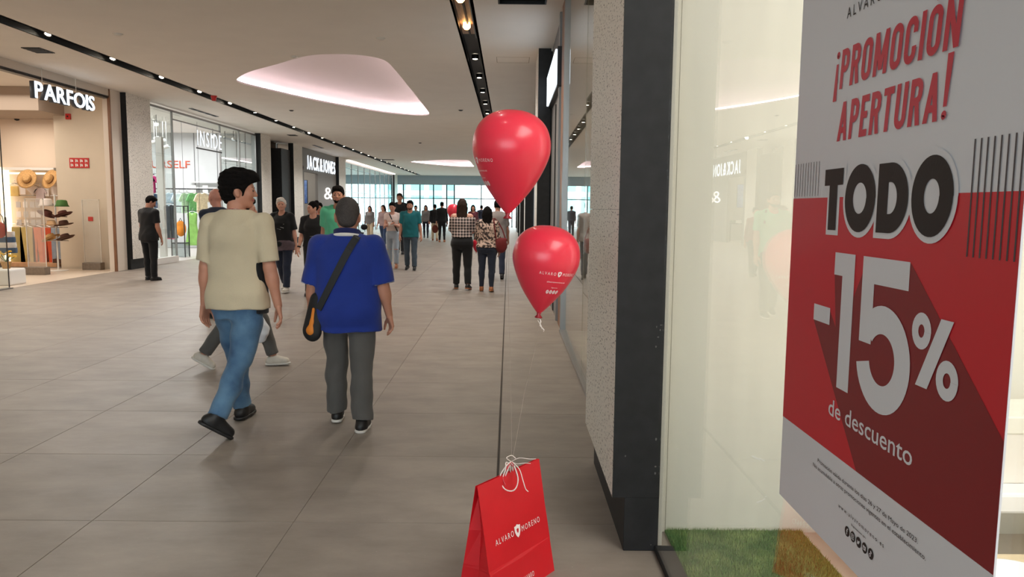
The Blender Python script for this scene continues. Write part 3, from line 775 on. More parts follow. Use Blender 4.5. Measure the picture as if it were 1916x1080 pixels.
for sx_, (a, b) in (('l', SLL), ('r', SLR)):
    mb = MB(); mb.box(a - .03, a, YB + .4, YE - .9, CEIL, CEIL + .2); mb.box(b, b + .03, YB + .4, YE - .9, CEIL, CEIL + .2); mb.box(a - .03, b + .03, YB + .4, YE - .9, CEIL + .12, CEIL + .2)
    mb.build('track_recess', M_SLOT, ceiling)
for i, lp in enumerate((OC0, OC1, OC2)):
    bm = bmesh.new(); n = len(lp); rings = []
    for grow, dz, sc in ((0, 0, 1), (0, .035, 1), (.16, .04, 1), (.20, .16, 1), (.05, .32, 1), (0, .42, .82), (0, .47, .55), (0, .49, .25)):
        g, cx, cy = dome_ring(lp, grow)
        rings.append([bm.verts.new((cx + (x - cx) * sc, cy + (y - cy) * sc, CEIL + dz)) for x, y in g])
    for a, b in zip(rings, rings[1:]):
        for k in range(n): bm.faces.new((a[k], a[(k + 1) % n], b[(k + 1) % n], b[k]))
    bm.faces.new(rings[-1]); bmesh.ops.recalc_face_normals(bm, faces=bm.faces[:])
    me = bpy.data.meshes.new('oculus_dome'); bm.to_mesh(me); bm.free(); smooth(me)
    dome = link('oculus_dome', me, M_DOME, ceiling)
    g, cx, cy = dome_ring(lp, .165); pts = [(x, y, CEIL + .085) for x, y in g]; pts.append(pts[0])
    MB().tube(pts, .016, 6).build('cove_strip', E_COVE if i else E_COVE0, ceiling)

# ------------------------------------------------------------------ pillars
def pillar(y, x_in, sgn, depth=1.15, wide=.20, back=.40):
    """black cladding facing -Y, thin speckled stone skin towards the corridor, set-back black plinth. sgn=+1 on the right side"""
    def bx(x0, x1): return sorted((x_in + sgn * x0, x_in + sgn * x1))
    a, b = bx(-.002, wide)
    p = struct(MB().box(a, b, y, y + .006, .245, CEIL, .001).build('pillar', M_BLACK))
    a, b = bx(.012, wide - .001); MB().box(a, b, y + .006, y + .06, .245, CEIL).build('cladding_core', M_BLACK, p)
    a, b = bx(.052, wide + .001); MB().box(a, b, y + .004, y + depth, 0, CEIL - .01, .003).build('plinth', M_BLACK, p)
    a, b = bx(.012, .052); MB().box(a, b, y + .06, y + depth, .25, CEIL).build('stone_backing', M_BLACK, p)
    zs = [.245, 1.50, 2.76, CEIL]
    for z0, z1 in zip(zs, zs[1:]):
        a, b = bx(-.002, .010); MB().box(a, b, y + .0065, y + depth, z0 + (.0006 if z0 > 1 else 0), z1 - .0006).build('stone_panel', GRAN, p)
    a, b = bx(wide, wide + back)
    if back: MB().box(a, b, y + .22, y + depth, 0, CEIL).build('pier', M_BLACK, p)
    return p
NEAR_PILLAR = pillar(3.157, .466, 1, wide=.204, back=0)
for y in (12.2, 21.0, 30.0, 39.0, 48.0): pillar(y, .455, 1)
pillar(17.35, -8.70, -1, back=0); pillar(26.6, -8.70, -1, 1.1, back=0); pillar(30.6, -8.70, -1, 1.3, back=0); pillar(38.7, -8.70, -1, 1.6, back=0)
pillar(57.5, -8.70, -1, 1.5)

# ------------------------------------------------------------------ right side: display window of the near shop, second shop, facade beyond
win1 = struct(MB().box(.655, .735, -6, 3.157, 0, .028, .003).build('window_1', M_BLACK))
MB().box(.658, .664, -6, 3.150, .028, CEIL).build('pane', G_DISPLAY, win1)
wall_display = struct(MB().box(.70, 3.3, 3.36, 3.50, 0, CEIL).build('wall_display', M_CREAMPANEL))
MB().box(.672, .70, 3.215, 3.50, 0, CEIL, .003).build('edge_strip', M_CREAMPANEL, wall_display)
mb = MB()
for x, z, w, h, a in ((1.155, .36, .05, .008, -.5), (1.185, .352, .03, .006, -.6), (1.20, .16, .02, .004, .6), (1.18, .15, .028, .006, .3), (1.21, .175, .012, .003, .2), (.80, .60, .012, .004, 0), (.79, .40, .01, .006, .4)):
    c, s_ = math.cos(a), math.sin(a)
    mb.prism([(x + c * p - s_ * q, z + s_ * p + c * q) for p, q in ((-w / 2, -h / 2), (w / 2, -h * .2), (w * .4, h / 2), (-w * .4, h * .3))], 3.3585, 3.361, axis=1)
mb.build('paint_chip', M_WHITE, wall_display)
MB().box(.7445, .746, 3.358, 3.3605, 0, CEIL).build('panel_seam', mat('seam_grey', (150, 146, 132), .8), wall_display)
rg_ = np.random.RandomState(12); scuffs = MB()
for k in range(10):
    x, z = .655 - .02 * rg_.rand() * (1 if k < 9 else 9), (.9 + .12 * rg_.rand() if k < 5 else .02 + .5 * rg_.rand()); w_, h_ = .002 + .004 * rg_.rand(), .002 + .006 * rg_.rand()
    scuffs.prism([(x - w_, z), (x, z - h_), (x + w_, z + h_ * .3), (x - w_ * .2, z + h_)], 3.1562, 3.1572, axis=1)
o = scuffs.build('scuff_mark', mat('scuff', (96, 94, 92), .8), NEAR_PILLAR); o['kind'] = 'stuff'
struct(box('wall_shop', M_OFFWHITE, 5.9, 6.0, -6, 3.4, 0, CEIL))
struct(box('wall_shop', M_OFFWHITE, .7, 6.0, -6.1, -6, 0, CEIL))
# artificial turf in the window
tb = MB(); tb.box(.742, 1.38, 1.2, 3.355, .0, .012)
turf = tb.build('turf', mat('turf_backing', (70, 110, 50), .9, var=.2, scale=30)); tag(turf, 'short green artificial grass lying in the shop window display', 'grass', kind='stuff')
def blade_mat():
    m = bpy.data.materials.new('grass_blades'); m.use_nodes = True; nt = m.node_tree; b = nt.nodes['Principled BSDF']; N = nt.nodes.new; L = nt.links.new
    geo = N('ShaderNodeNewGeometry'); sx = N('ShaderNodeSeparateXYZ'); L(geo.outputs['Position'], sx.inputs[0])
    n = N('ShaderNodeTexNoise'); n.inputs['Scale'].default_value = 9; L(geo.outputs['Position'], n.inputs['Vector'])
    r = N('ShaderNodeValToRGB'); r.color_ramp.elements[0].position = .35; r.color_ramp.elements[1].position = .7
    r.color_ramp.elements[0].color = srgb(84, 128, 62); r.color_ramp.elements[1].color = srgb(146, 170, 100); L(n.outputs['Fac'], r.inputs['Fac'])
    rp = N('ShaderNodeValToRGB'); rp.color_ramp.interpolation = 'LINEAR'
    mr = N('ShaderNodeMapRange'); mr.inputs['From Min'].default_value = .74; mr.inputs['From Max'].default_value = 1.9; L(sx.outputs[0], mr.inputs['Value'])
    e = rp.color_ramp.elements; e[0].color = (0, 0, 0, 1); e[1].color = (1, 1, 1, 1); e[0].position = .44; e[1].position = .52
    L(mr.outputs[0], rp.inputs['Fac'])
    mx = N('ShaderNodeMix'); mx.data_type = 'RGBA'; L(rp.outputs[0], mx.inputs[0]); L(r.outputs[0], mx.inputs[6]); mx.inputs[7].default_value = srgb(140, 156, 74)
    L(mx.outputs[2], b.inputs['Base Color']); b.inputs['Roughness'].default_value = .7
    return m
rg = np.random.RandomState(4); nb = 40000
P = np.stack([.745 + rg.rand(nb) * .63, 2.2 + rg.rand(nb) * 1.15, np.full(nb, .012)], 1)
dens = np.ones(nb); a = rg.rand(nb) * 6.28; h = .010 + rg.rand(nb) * .012; w = .0016
dx = np.stack([np.cos(a), np.sin(a), 0 * a], 1) * w; tip = P + np.stack([np.cos(a * 1.7 + 1) * .007, np.sin(a * 1.7 + 1) * .007, h], 1)
V = np.stack([P - dx, P + dx, tip], 1).reshape(-1, 3)
me = bpy.data.meshes.new('blades'); me.vertices.add(nb * 3); me.vertices.foreach_set('co', V.astype(np.float32).ravel())
me.loops.add(nb * 3); me.loops.foreach_set('vertex_index', np.arange(nb * 3, dtype=np.int32)); me.polygons.add(nb); me.polygons.foreach_set('loop_start', np.arange(0, nb * 3, 3, dtype=np.int32)); me.update(calc_edges=True)
o = link('blades', me, blade_mat(), turf); o['kind'] = 'stuff'

# second shop front on the right
win2 = struct(MB().box(.63, .70, 4.40, 9.10, 0, .03, .003).build('window_2', M_METAL))
MB().box(.655, .665, 4.40, 6.50, .03, CEIL).build('pane', G_SHOP, win2)
mb = MB(); mb.prism([(.652, 6.515), (.662, 6.515), (.684, 9.05), (.674, 9.05)], .03, CEIL, axis=2); mb.build('pane', G_SHOP, win2)
MB().box(.64, .72, 9.06, 9.14, 0, CEIL, .003).build('frame', M_METAL, win2)
struct(box('wall_shop', mat('dim_shop_wall', (176, 160, 140), .8), 3.2, 3.3, 4.3, 12.2, 0, CEIL)); struct(box('wall_shop', mat('dim_shop_wall', (176, 160, 140), .8), .76, 3.3, 4.25, 4.33, 0, CEIL))
struct(box('wall_shop', mat('dim_shop_wall', (176, 160, 140), .8), .72, 3.3, 9.14, 9.22, 0, CEIL))
trim = struct(MB().box(.655, .74, 9.20, 9.72, 0, CEIL, .003).build('trim_1', M_WOODY))
struct(MB().box(.69, .76, 9.72, 9.98, 0, CEIL).build('trim_2', M_SLOT)); struct(MB().box(.64, .74, 9.98, 10.10, 0, CEIL, .003).build('trim_3', M_METAL))
struct(MB().box(.675, .76, 10.10, 12.2, 0, CEIL).build('wall_right', M_GREYDK))
struct(MB().box(.66, .70, 11.0, 11.06, 0, 3.0).build('trim_4', M_SLOT))
sg_ = thing('lightbox_sign', 'white lit sign panel mounted high on the right-hand shop front', 'sign', (.62, 11.0, 3.33))
MB().box(-.01, .055, -1.12, 1.12, -.25, .25, .004).build('sign_case', M_DMETAL, sg_)
yy = -1.08
for wd in (.34, .30, .44, .28, .40, .26):
    MB().box(-.035, -.01, yy, yy + wd, -.22, .22, .003).build('lit_panel', E_SIGN, sg_); yy += wd + .028
segs = [(13.35, 21.0, M_GREYDK), (22.15, 30.0, M_BEIGE), (31.15, 39.0, M_GREYDK), (40.15, 48.0, M_BEIGE), (49.15, 60.0, M_OFFWHITE)]
for i, (a, b, m) in enumerate(segs):
    w_ = struct(box('wall_right', m, .70, .80, a, b, 0, CEIL))
    for k in range(3):
        yc = a + (b - a) * (k + .5) / 3
        MB().box(.685, .70, yc - .9, yc + .9, .12, 3.2, .003).build('shop_panel', M_FROST if i % 2 == 0 else M_BROWNREC, w_)

# ------------------------------------------------------------------ end of the mall
fas = struct(box('wall_end', M_FROST, XL - 6, 4, YE, YE + .3, 3.36, CEIL + .2))
win3 = struct(MB().box(XL - 5, 4, YE + .06, YE + .14, 3.30, 3.36).build('window_3', M_METAL))
xs = [-13.5, -10.5, -8.4, -7.08, -6.0, -4.95, -4.35, -2.2, .26, 2.1, 4.0]
for i, (a, b) in enumerate(zip(xs, xs[1:])):
    MB().box(b - .05, b + .05, YE + .05, YE + .15, 0, 3.32).build('mullion', M_FROST if i in (0, 6, 7) else M_DMETAL, win3)
    MB().box(a + .05, b - .05, YE + .06, YE + .13, 2.20, 2.27).build('transom', M_DMETAL, win3)
    g = G_TEAL if i in (2, 3, 4, 5) else G_CLEAR
    MB().box(a + .05, b - .05, YE + .09, YE + .10, 2.27, 3.32).build('pane', g, win3)
    if i not in (3, 5, 7): MB().box(a + .05, b - .05, YE + .09, YE + .10, .0, 2.20).build('pane', G_CLEAR, win3)
# glazed side on the left, from the fourth pillar to the end
win4 = struct(MB().box(XL - .02, XL + .04, 40.6, 57.5, CEIL - .16, CEIL - .08).build('window_4', M_METAL))
yy = 40.6
for k in range(9):
    y1 = yy + 1.86
    MB().box(XL, XL + .01, yy + .02, y1 - .02, .03, CEIL - .16).build('pane', G_BLUE, win4)
    MB().box(XL - .02, XL + .035, y1 - .02, y1 + .02, 0, CEIL - .1).build('mullion', M_METAL, win4); yy = y1
MB().box(XL - .02, XL + .03, 40.6, 57.5, 2.3, 2.34).build('transom', M_METAL, win4)
MB().box(XL + .05, XL + .20, 41.0, 57.4, CEIL - .05, CEIL - .012).build('led_strip', E_STRIP, win4)
win5 = struct(MB().box(-13.95, -13.85, 40.6, 60, 3.3, CEIL).build('window_5', M_FROST))
for k in range(6):
    MB().box(-13.95, -13.87, 40.6 + k * 3.6, 40.7 + k * 3.6, 0, 3.3).build('mullion', M_METAL, win5)
    MB().box(-13.93, -13.92, 40.7 + k * 3.6, 44.2 + k * 3.6, 0, 3.3).build('pane', G_TEAL if k % 2 else G_CLEAR, win5)
MB().box(-13.95, -13.87, 40.6, 60, 2.2, 2.27).build('transom', M_METAL, win5)
# building across the street, seen through the end doors
bl = thing('building', 'pale teal glazed building across the street beyond the end doors', 'building', (-9, 88, 0))
MB().box(-7, 6, 0, 6, 0, 6.5, .02).build('wall', mat('pale_render', (236, 240, 240), .6), bl)
for i in range(6):
    for j in range(2):
        w_ = MB().box(-6.6 + i * 2.1, -5.1 + i * 2.1, -.06, .1, .5 + j * 3, 2.9 + j * 3, .01).build('window', mat('teal_pane', (160, 214, 212), .15), bl)

# ------------------------------------------------------------------ left side
struct(box('wall_left', M_BEIGE, XL - .2, XL, YB, 8.9, 0, CEIL))
# warm accessory shop
hdr = struct(MB().box(XL - .12, XL + .02, 8.9, 16.9, 3.86, CEIL).build('trim_5', mat('shop_header', (214, 202, 188), .6)))
MB().box(XL + .02, XL + .03, 8.9, 16.9, 3.855, 3.875).build('edge_strip', M_DMETAL, hdr)
MB().box(XL - .12, XL + .012, 8.9, 16.9, 3.825, 3.842).build('header_channel', M_DMETAL, hdr)
struct(MB().box(XL - .15, XL + .03, 16.9, 17.34, 0, CEIL, .004).build('trim_6', mat('pale_jamb', (222, 210, 196), .6)))
struct(MB().box(XL - .02, XL + .035, 16.86, 16.9, 0, CEIL).build('trim_7', M_WOODY))
struct(box('wall_shop', M_BEIGE, -10.48, XL - .05, 17.55, 17.75, 0, CEIL))
struct(box('wall_shop', M_PINKBEIGE, -15, -10.6, 18.35, 18.5, 0, CEIL)); struct(box('wall_shop', M_PINKBEIGE, -15.1, -15, 8.9, 18.4, 0, CEIL)); struct(box('wall_shop', M_PINKBEIGE, -15, XL - .2, 8.8, 8.9, 0, CEIL))
struct(MB().box(-15, -10.22, 16.6, 18.35, 3.52, CEIL).build('beam', mat('bulkhead', (168, 152, 138), .8)))
# grey-white fashion shop
win6 = struct(MB().box(XL - .1, XL + .03, 18.55, 20.05, 0, .16, .004).build('window_6', M_WHITE))
MB().box(XL - .02, XL - .01, 18.6, 20.0, .16, CEIL - .10).build('pane', G_SHOP, win6)
MB().box(XL - .1, XL + .03, 23.3, 26.55, 0, .16, .004).build('sill', M_WHITE, win6)
MB().box(XL - .02, XL - .01, 23.35, 24.9, .16, CEIL - .06).build('pane', G_SHOP, win6); MB().box(XL - .02, XL - .01, 24.93, 26.5, .16, CEIL - .06).build('pane', G_SHOP, win6)
MB().box(XL - .02, XL - .01, 20.05, 23.3, 3.76, CEIL - .08).build('pane', G_SHOP, win6)
for yv in (18.56, 20.02, 23.3, 24.91, 26.53): MB().box(XL - .035, XL + .01, yv - .018, yv + .018, .16, CEIL - .05).build('frame', M_METAL, win6)
MB().box(XL - .035, XL + .01, 18.55, 26.55, CEIL - .10, CEIL - .05).build('frame', M_METAL, win6); MB().box(XL - .035, XL + .01, 20.05, 23.3, 3.73, 3.76).build('frame', M_METAL, win6)
struct(box('wall_shop', M_GREYWALL, -15, XL - .06, 26.75, 26.9, 0, CEIL)); struct(box('wall_shop', M_GREYWALL, -15.1, -15, 18.5, 26.9, 0, CEIL)); struct(box('wall_shop', M_WHITE, -15, -8.9, 18.5, 18.55, 0, CEIL))
for k in range(6): struct(MB().box(-9.5 - k * .8, -9.48 - k * .8, 26.735, 26.76, 0, CEIL).build('trim_8', M_GREYDK))
struct(box('wall_left', M_BROWNREC, XL - .7, XL - .55, 27.7, 30.6, 0, CEIL))
struct(MB().box(XL - .60, XL + .05, 29.3, 30.5, 0, CEIL - .3).build('pillar', M_BLACK))
# grey menswear shop front
wj = struct(box('wall_left', mat('menswear_grey', (136, 134, 132), .65), XL - .12, XL, 35.0, 38.7, 0, CEIL))
MB().box(XL - .12, XL, 31.9, 35.0, 3.0, CEIL).build('lintel', mat('menswear_grey', (136, 134, 132), .65), wj)
MB().box(XL - .12, XL + .02, 31.9, 32.6, 0, 3.0).build('jamb', mat('menswear_grey', (136, 134, 132), .65), wj)
struct(box('wall_shop', mat('menswear_inside', (150, 146, 140), .7), -13, XL - .4, 38.2, 38.4, 0, CEIL)); struct(box('wall_shop', mat('menswear_inside', (150, 146, 140), .7), -13.1, -13, 31, 38.4, 0, CEIL))
struct(box('wall_shop', mat('menswear_inside', (150, 146, 140), .7), -13, XL - .6, 30.9, 31.0, 0, CEIL))
struct(box('floor', mat('menswear_floor', (150, 140, 128), .5), -13, XL - .02, 31, 38.4, -.1, .004))
struct(box('wall_left', M_BLACK, XL - .2, XL + .01, 40.3, 40.62, 0, CEIL))

# ------------------------------------------------------------------ ceiling lamps and fittings
lens_me = MB().lathe([(.0, -.004), (.035, -.004), (.042, .0), (.042, .02), (0, .02)], seg=14, cap=False).mesh('lens')
ring_me = MB().lathe([(.043, .0), (.06, -.006), (.062, .0), (.062, .07), (.043, .07)], seg=16, cap=False).mesh('housing')
ring_me.materials.append(M_SLOT); lens_me.materials.append(E_LAMP)
ORD = 'first second third fourth fifth sixth seventh eighth ninth tenth eleventh twelfth thirteenth fourteenth fifteenth sixteenth seventeenth eighteenth nineteenth twentieth twenty-first twenty-second twenty-third twenty-fourth twenty-fifth twenty-sixth twenty-seventh twenty-eighth twenty-ninth thirtieth'.split()
def downlight(x, y, label, group, watts, z=CEIL + .035, tilt=(0, 0), spot=True, rare=False):
    t = thing('downlight', label, 'lamp', (x, y, z), 0, group)
    if tilt != (0, 0): t.rotation_euler = (tilt[0], tilt[1], 0)
    link('housing', ring_me, None, t); link('lens', lens_me, None, t)
    if spot:
        li = bpy.data.lights.new('downlight_beam', 'SPOT'); li.energy = watts; li.spot_size = 2.3; li.spot_blend = .9; li.shadow_soft_size = .05; li.color = (1.0, .955, .90)
        o = bpy.data.objects.new('downlight_beam', li); COL.objects.link(o); o.parent = t; o.location = (0, 0, -.02)
yl = -9.0; i = 0
for i in range(37):
    y = 11.75 - 1.87 * 6 + 1.87 * i
    if y > 58: break
    near = 11 < y < 20
    downlight(-7.03, y, ('%s round spotlight along the left ceiling track, counted from the near end' % ORD[i - 6] if i >= 6 else 'round spotlight of the left ceiling track before the near end of view'), 'spotlights in the left ceiling track', SPOT_W * (1.0 if i >= 5 else .06), tilt=((-.45, 0) if 11 < y < 20.2 or abs(y - 26.7) < .3 else (0, 0)))
for i in range(34):
    y = 13.3 - 1.87 * 8 + 1.87 * i
    if y > 58 or 9 < y < 12.3: continue
    downlight(-.605, y, ('%s white spotlight along the right ceiling track, counted from the amber lamps' % ORD[i - 8] if i >= 8 else 'white spotlight of the right ceiling track before the amber lamps'), 'spotlights in the right ceiling track', SPOT_W * (1.0 if i >= 8 else (.45 if i >= 5 else .05)))
# open stretch of the right track with warm lamps on a rail
tr = thing('track_rail', 'pale timber-lined open stretch of the right ceiling track holding amber lamps', 'rail', (-.605, 10.4, CEIL))
MB().box(-.112, .112, -1.2, 1.25, .085, .115).build('lining', mat('rail_lining', (176, 140, 112), .5, var=.2, scale=5, stretch=(8, 1, 1)), tr)
MB().box(-.012, .012, -1.2, 1.25, .05, .085).build('rail', M_SLOT, tr)
MB().box(.085, .10, -1.2, 1.25, .02, .085).build('cable', M_DMETAL, tr)
for y, nm in ((9.55, 'amber lamp in the open ceiling track, nearest the frame top'), (10.95, 'amber lamp in the open ceiling track beside a clear cover')):
    t = thing('track_lamp', nm, 'lamp', (-.62, y, CEIL + .02))
    MB().lathe([(.05, .06), (.055, .0), (.03, -.03), (.0, -.035)], seg=16, cap=False).build('bulb', E_WARM, t, sm=True)
    MB().lathe([(.03, .05), (.03, .09), (.0, .09)], seg=12, cap=False).build('socket', M_DMETAL, t)
    li = bpy.data.lights.new('track_lamp_glow', 'SPOT'); li.energy = 150; li.spot_size = 2.4; li.spot_blend = .9; li.color = (1, .86, .68); li.shadow_soft_size = .05
    o = bpy.data.objects.new('track_lamp_glow', li); COL.objects.link(o); o.parent = t; o.location = (0, 0, -.08)
t = thing('alarm_beacon', 'red fire alarm beacon beside the fourth bright spotlight of the left track', 'alarm', (-6.86, 17.75, CEIL))
MB().lathe([(.07, 0), (.07, -.03), (.055, -.05), (.05, -.11), (0, -.12)], seg=16, cap=False).build('housing', mat('alarm_red', (196, 40, 34), .4), t, sm=True)
for x, y, lb in ((-5.84, 11.5, 'small ceiling sprinkler left of the large oculus'), (-1.95, 11.6, 'pale smoke detector nearest the right ceiling track'), (-3.66, 13.06, 'pale smoke detector at the far-left rim of the large oculus'),
                 (-5.77, 20.2, 'small dark sprinkler between the large oculus and left track'), (-1.27, 19.8, 'small dark sprinkler beyond the large oculus beside the upper balloon'), (-3.5, 29.8, 'dark ceiling sensor farther along the mall')):
    t = thing('ceiling_sensor', lb, 'sensor', (x, y, CEIL))
    MB().lathe([(.06, 0), (.06, -.012), (.035, -.03), (0, -.034)], seg=14, cap=False).build('cover', M_DMETAL if 'dark' in lb else M_OFFWHITE, t, sm=True)
    MB().lathe([(.075, 0.0), (.075, -.006), (0, -.006)], seg=14, cap=False).build('base_plate', M_OFFWHITE, t)
t = thing('air_vent', 'black rectangular air vent in the ceiling near the right shop fronts', 'vent', (.145, 8.96, CEIL))
MB().box(-.285, .285, -.66, .66, .12, .14).build('back_plate', M_SLOT, t)
for k in range(16): MB().box(-.28, .28, -.65 + k * .082, -.64 + k * .082, .03, .09).build('slat', M_SLOT, t)
mb = MB()
for a, b, c, d in ((-.30, -.28, -.68, .68), (.28, .30, -.68, .68), (-.30, .30, -.68, -.66), (-.30, .30, .66, .68)): mb.box(a, b, c, d, -.004, .14)
mb.build('rim', M_BLACK, t)
for x, y, w, d, lb in ((-7.8, 12.75, .30, .42, 'dark square air vent in the ceiling before the lit letters'), (-8.35, 20.9, .10, 1.8, 'dark slot vent above the glass fashion shop'), (-7.75, 27.2, .3, .35, 'small dark vent above the granite pillar past the fashion shop'), (-6.6, 40.5, .9, .5, 'dark ceiling vent over the far glazed side'), (-8.1, 32.2, .12, 1.6, 'dark slot vent before the grey menswear shop')):
    t = thing('air_vent', lb, 'vent', (x, y, CEIL - .012))
    mb = MB(); mb.box(-w / 2, w / 2, -d / 2, d / 2, 0, .012); mb.build('frame', M_DMETAL, t)
    for k in range(4): MB().box(-w / 2 + .015, w / 2 - .015, -d / 2 + d * (k + .2) / 4, -d / 2 + d * (k + .75) / 4, -.006, 0).build('slat', M_SLOT, t)
mb = MB()
for a, b, c, d in ((-.23, .33, 12.92, 12.928), (-.23, .33, 13.40, 13.408), (-.23, -.222, 12.92, 13.40), (.322, .33, 12.92, 13.40)): mb.box(a, b, c, d, CEIL - .002, CEIL + .01)
o = mb.build('access_panel_edge', mat('panel_gap', (150, 138, 122), .9), ceiling)
for y in (20.5, 24.0): box('access_panel_edge', mat('panel_gap', (150, 138, 122), .9), -.15, .30, y, y + .01, CEIL - .002, CEIL + .01, ceiling)

# ------------------------------------------------------------------ lit shop names
def lettersign(name, label, txt, place, x0, x1, h, m, offset=0.0, depth=.05, gap=.10, group=None, side=None, root=None, part='letter', squeeze=1.0):
    t = root or thing(name, label, 'sign', (0, 0, 0))
    dims = []
    for ch in txt:
        if ch == ' ': dims.append(None); continue
        cu = bpy.data.curves.new('c', 'FONT'); cu.body = ch; cu.offset = offset
        o = bpy.data.objects.new('c', cu); COL.objects.link(o); me = bpy.data.meshes.new_from_object(o.evaluated_get(bpy.context.evaluated_depsgraph_get()))
        xs_ = [v.co.x for v in me.vertices]; ys_ = [v.co.y for v in me.vertices]; dims.append((max(xs_) - min(xs_), min(ys_), max(ys_)))
        bpy.data.objects.remove(o); bpy.data.curves.remove(cu); bpy.data.meshes.remove(me)
    tot = sum((d[0] if d else .3) for d in dims) + gap * (len(txt) - 1); sc = (x1 - x0) / tot; x = x0
    for ch, d in zip(txt, dims):
        if d:
            me = text_mesh(ch, x, x + d[0] * sc, 0, h, place, offset=offset, extr=depth)
            o = link(part, me, m, t)
            if side:
                o.data.materials.append(side)
                for p in o.data.polygons: p.material_index = 0
        x += ((d[0] if d else .3) + gap) * sc
    return t
M_LSIDE = mat('letter_side', (70, 74, 80), .5)
t = lettersign('shop_sign', 'white lit PARFOIS letters hanging at the warm shop entrance on the left', 'PARFOIS', lambda x, y, h: (-8.70 + h, 14.05 + x, 3.44 + y), 0, 1.98, .30, E_SIGN, offset=.012, depth=.012, gap=.07)
lettersign('', '', 'PARFOIS', lambda x, y, h: (-8.78 + h, 14.03 + x, 3.43 + y), 0, 1.98, .31, M_LSIDE, offset=.02, depth=.075, gap=.06, root=t, part='letter_case')
for y in (14.35, 15.45): MB().tube([(-8.74, y, 3.70), (-8.74, y, CEIL)], .006).build('hanging_rod', M_OFFWHITE, t)
t = lettersign('shop_sign', 'thin white lit INSIDE letters on the glass fashion shop front', 'INSIDE', lambda x, y, h: (XL + .02 + h, 21.55 + x, 3.20 + y), 0, 1.78, .42, emit_mat('thin_lit_letters', (232, 244, 255), 1.5), offset=-.012, depth=.006, gap=.34)
MB().box(XL - .004, XL + .012, 21.5, 23.38, 3.10, 3.14).build('mount_bar', M_DMETAL, t)
t = lettersign('shop_sign', 'bold white lit JACK&JONES letters on the grey menswear front', 'JACK&JONES', lambda x, y, h: (XL + .02 + h, 33.15 + x, 3.13 + y), 0, 5.3, .60, E_SIGN, offset=.012, depth=.006, gap=.20)
t = lettersign('shop_sign', 'bold white lit ampersand on the grey menswear wall', '&', lambda x, y, h: (XL + .02 + h, 36.1 + x, 1.86 + y), 0, 1.75, .56, emit_mat('lit_ampersand', (255, 250, 244), 1.7), offset=-.004, depth=.006)
me = text_mesh('YOURSELF', -13.25, -11.25, 2.80, 3.06, lambda x, y, h: (x, 26.742 - h, y), offset=.004, extr=.01)
o = link('wall_lettering', me, mat('orange_letters', (206, 92, 66), .6)); tag(o, 'orange-red YOURSELF lettering on the back wall of the glass shop', 'lettering')

# ------------------------------------------------------------------ promotion poster on the near window
PX = .6475
def pp(u, z, h=0.0): return (PX - .0004 - h, 1.71 - u, z)
M_PWHITE = mat('poster_white', (212, 215, 222), .5); M_PRED = mat('poster_red', (196, 28, 44), .4); M_PDARK = mat('poster_dark_red', (126, 24, 32), .4); M_PBLACK = mat('poster_black', (20, 19, 20), .6)
M_PRED2 = mat('poster_letter_red', (190, 34, 58), .45)
post = thing('poster', 'large red and white discount poster hanging on the near shop window', 'poster', (0, 0, 0))
MB().box(PX, PX + .003, 1.71 - .766, 1.71, .833, 2.03).build('sheet', M_PWHITE, post)
def pr(polys, m, h, name='print'): link(name, poly_mesh(polys, pp, h), m, post)
pr([[(0, 1.022), (.766, 1.022), (.766, 1.528), (0, 1.528)]], M_PRED, .0002)
pr([[(.147, 1.272), (.226, 1.300), (.300, 1.225), (.470, 1.022), (.372, 1.022)]], M_PDARK, .0003, 'long_shadow')
pr([[(.236, 1.378), (.28, 1.40), (.31, 1.35), (.45, 1.022), (.408, 1.022), (.272, 1.156)]], M_PDARK, .0004, 'long_shadow')
pr([[(.275, 1.158), (.322, 1.34), (.36, 1.40), (.515, 1.418), (.766, 1.204), (.766, 1.022), (.41, 1.022)]], M_PDARK, .0005, 'long_shadow')
def pt(s, u0, u1, z0, z1, m, offset=0., h=.0008, shear=0., spacing=1.0):
    link('lettering', text_mesh(s, u0, u1, z0, z1, lambda x, y, hh: pp(x, y, h), offset=offset, shear=shear, spacing=spacing), m, post)
pt('ALVARO', .228, .365, 1.868, 1.888, M_PBLACK, spacing=1.5); pt('MORENO', .405, .545, 1.868, 1.888, M_PBLACK, spacing=1.5)
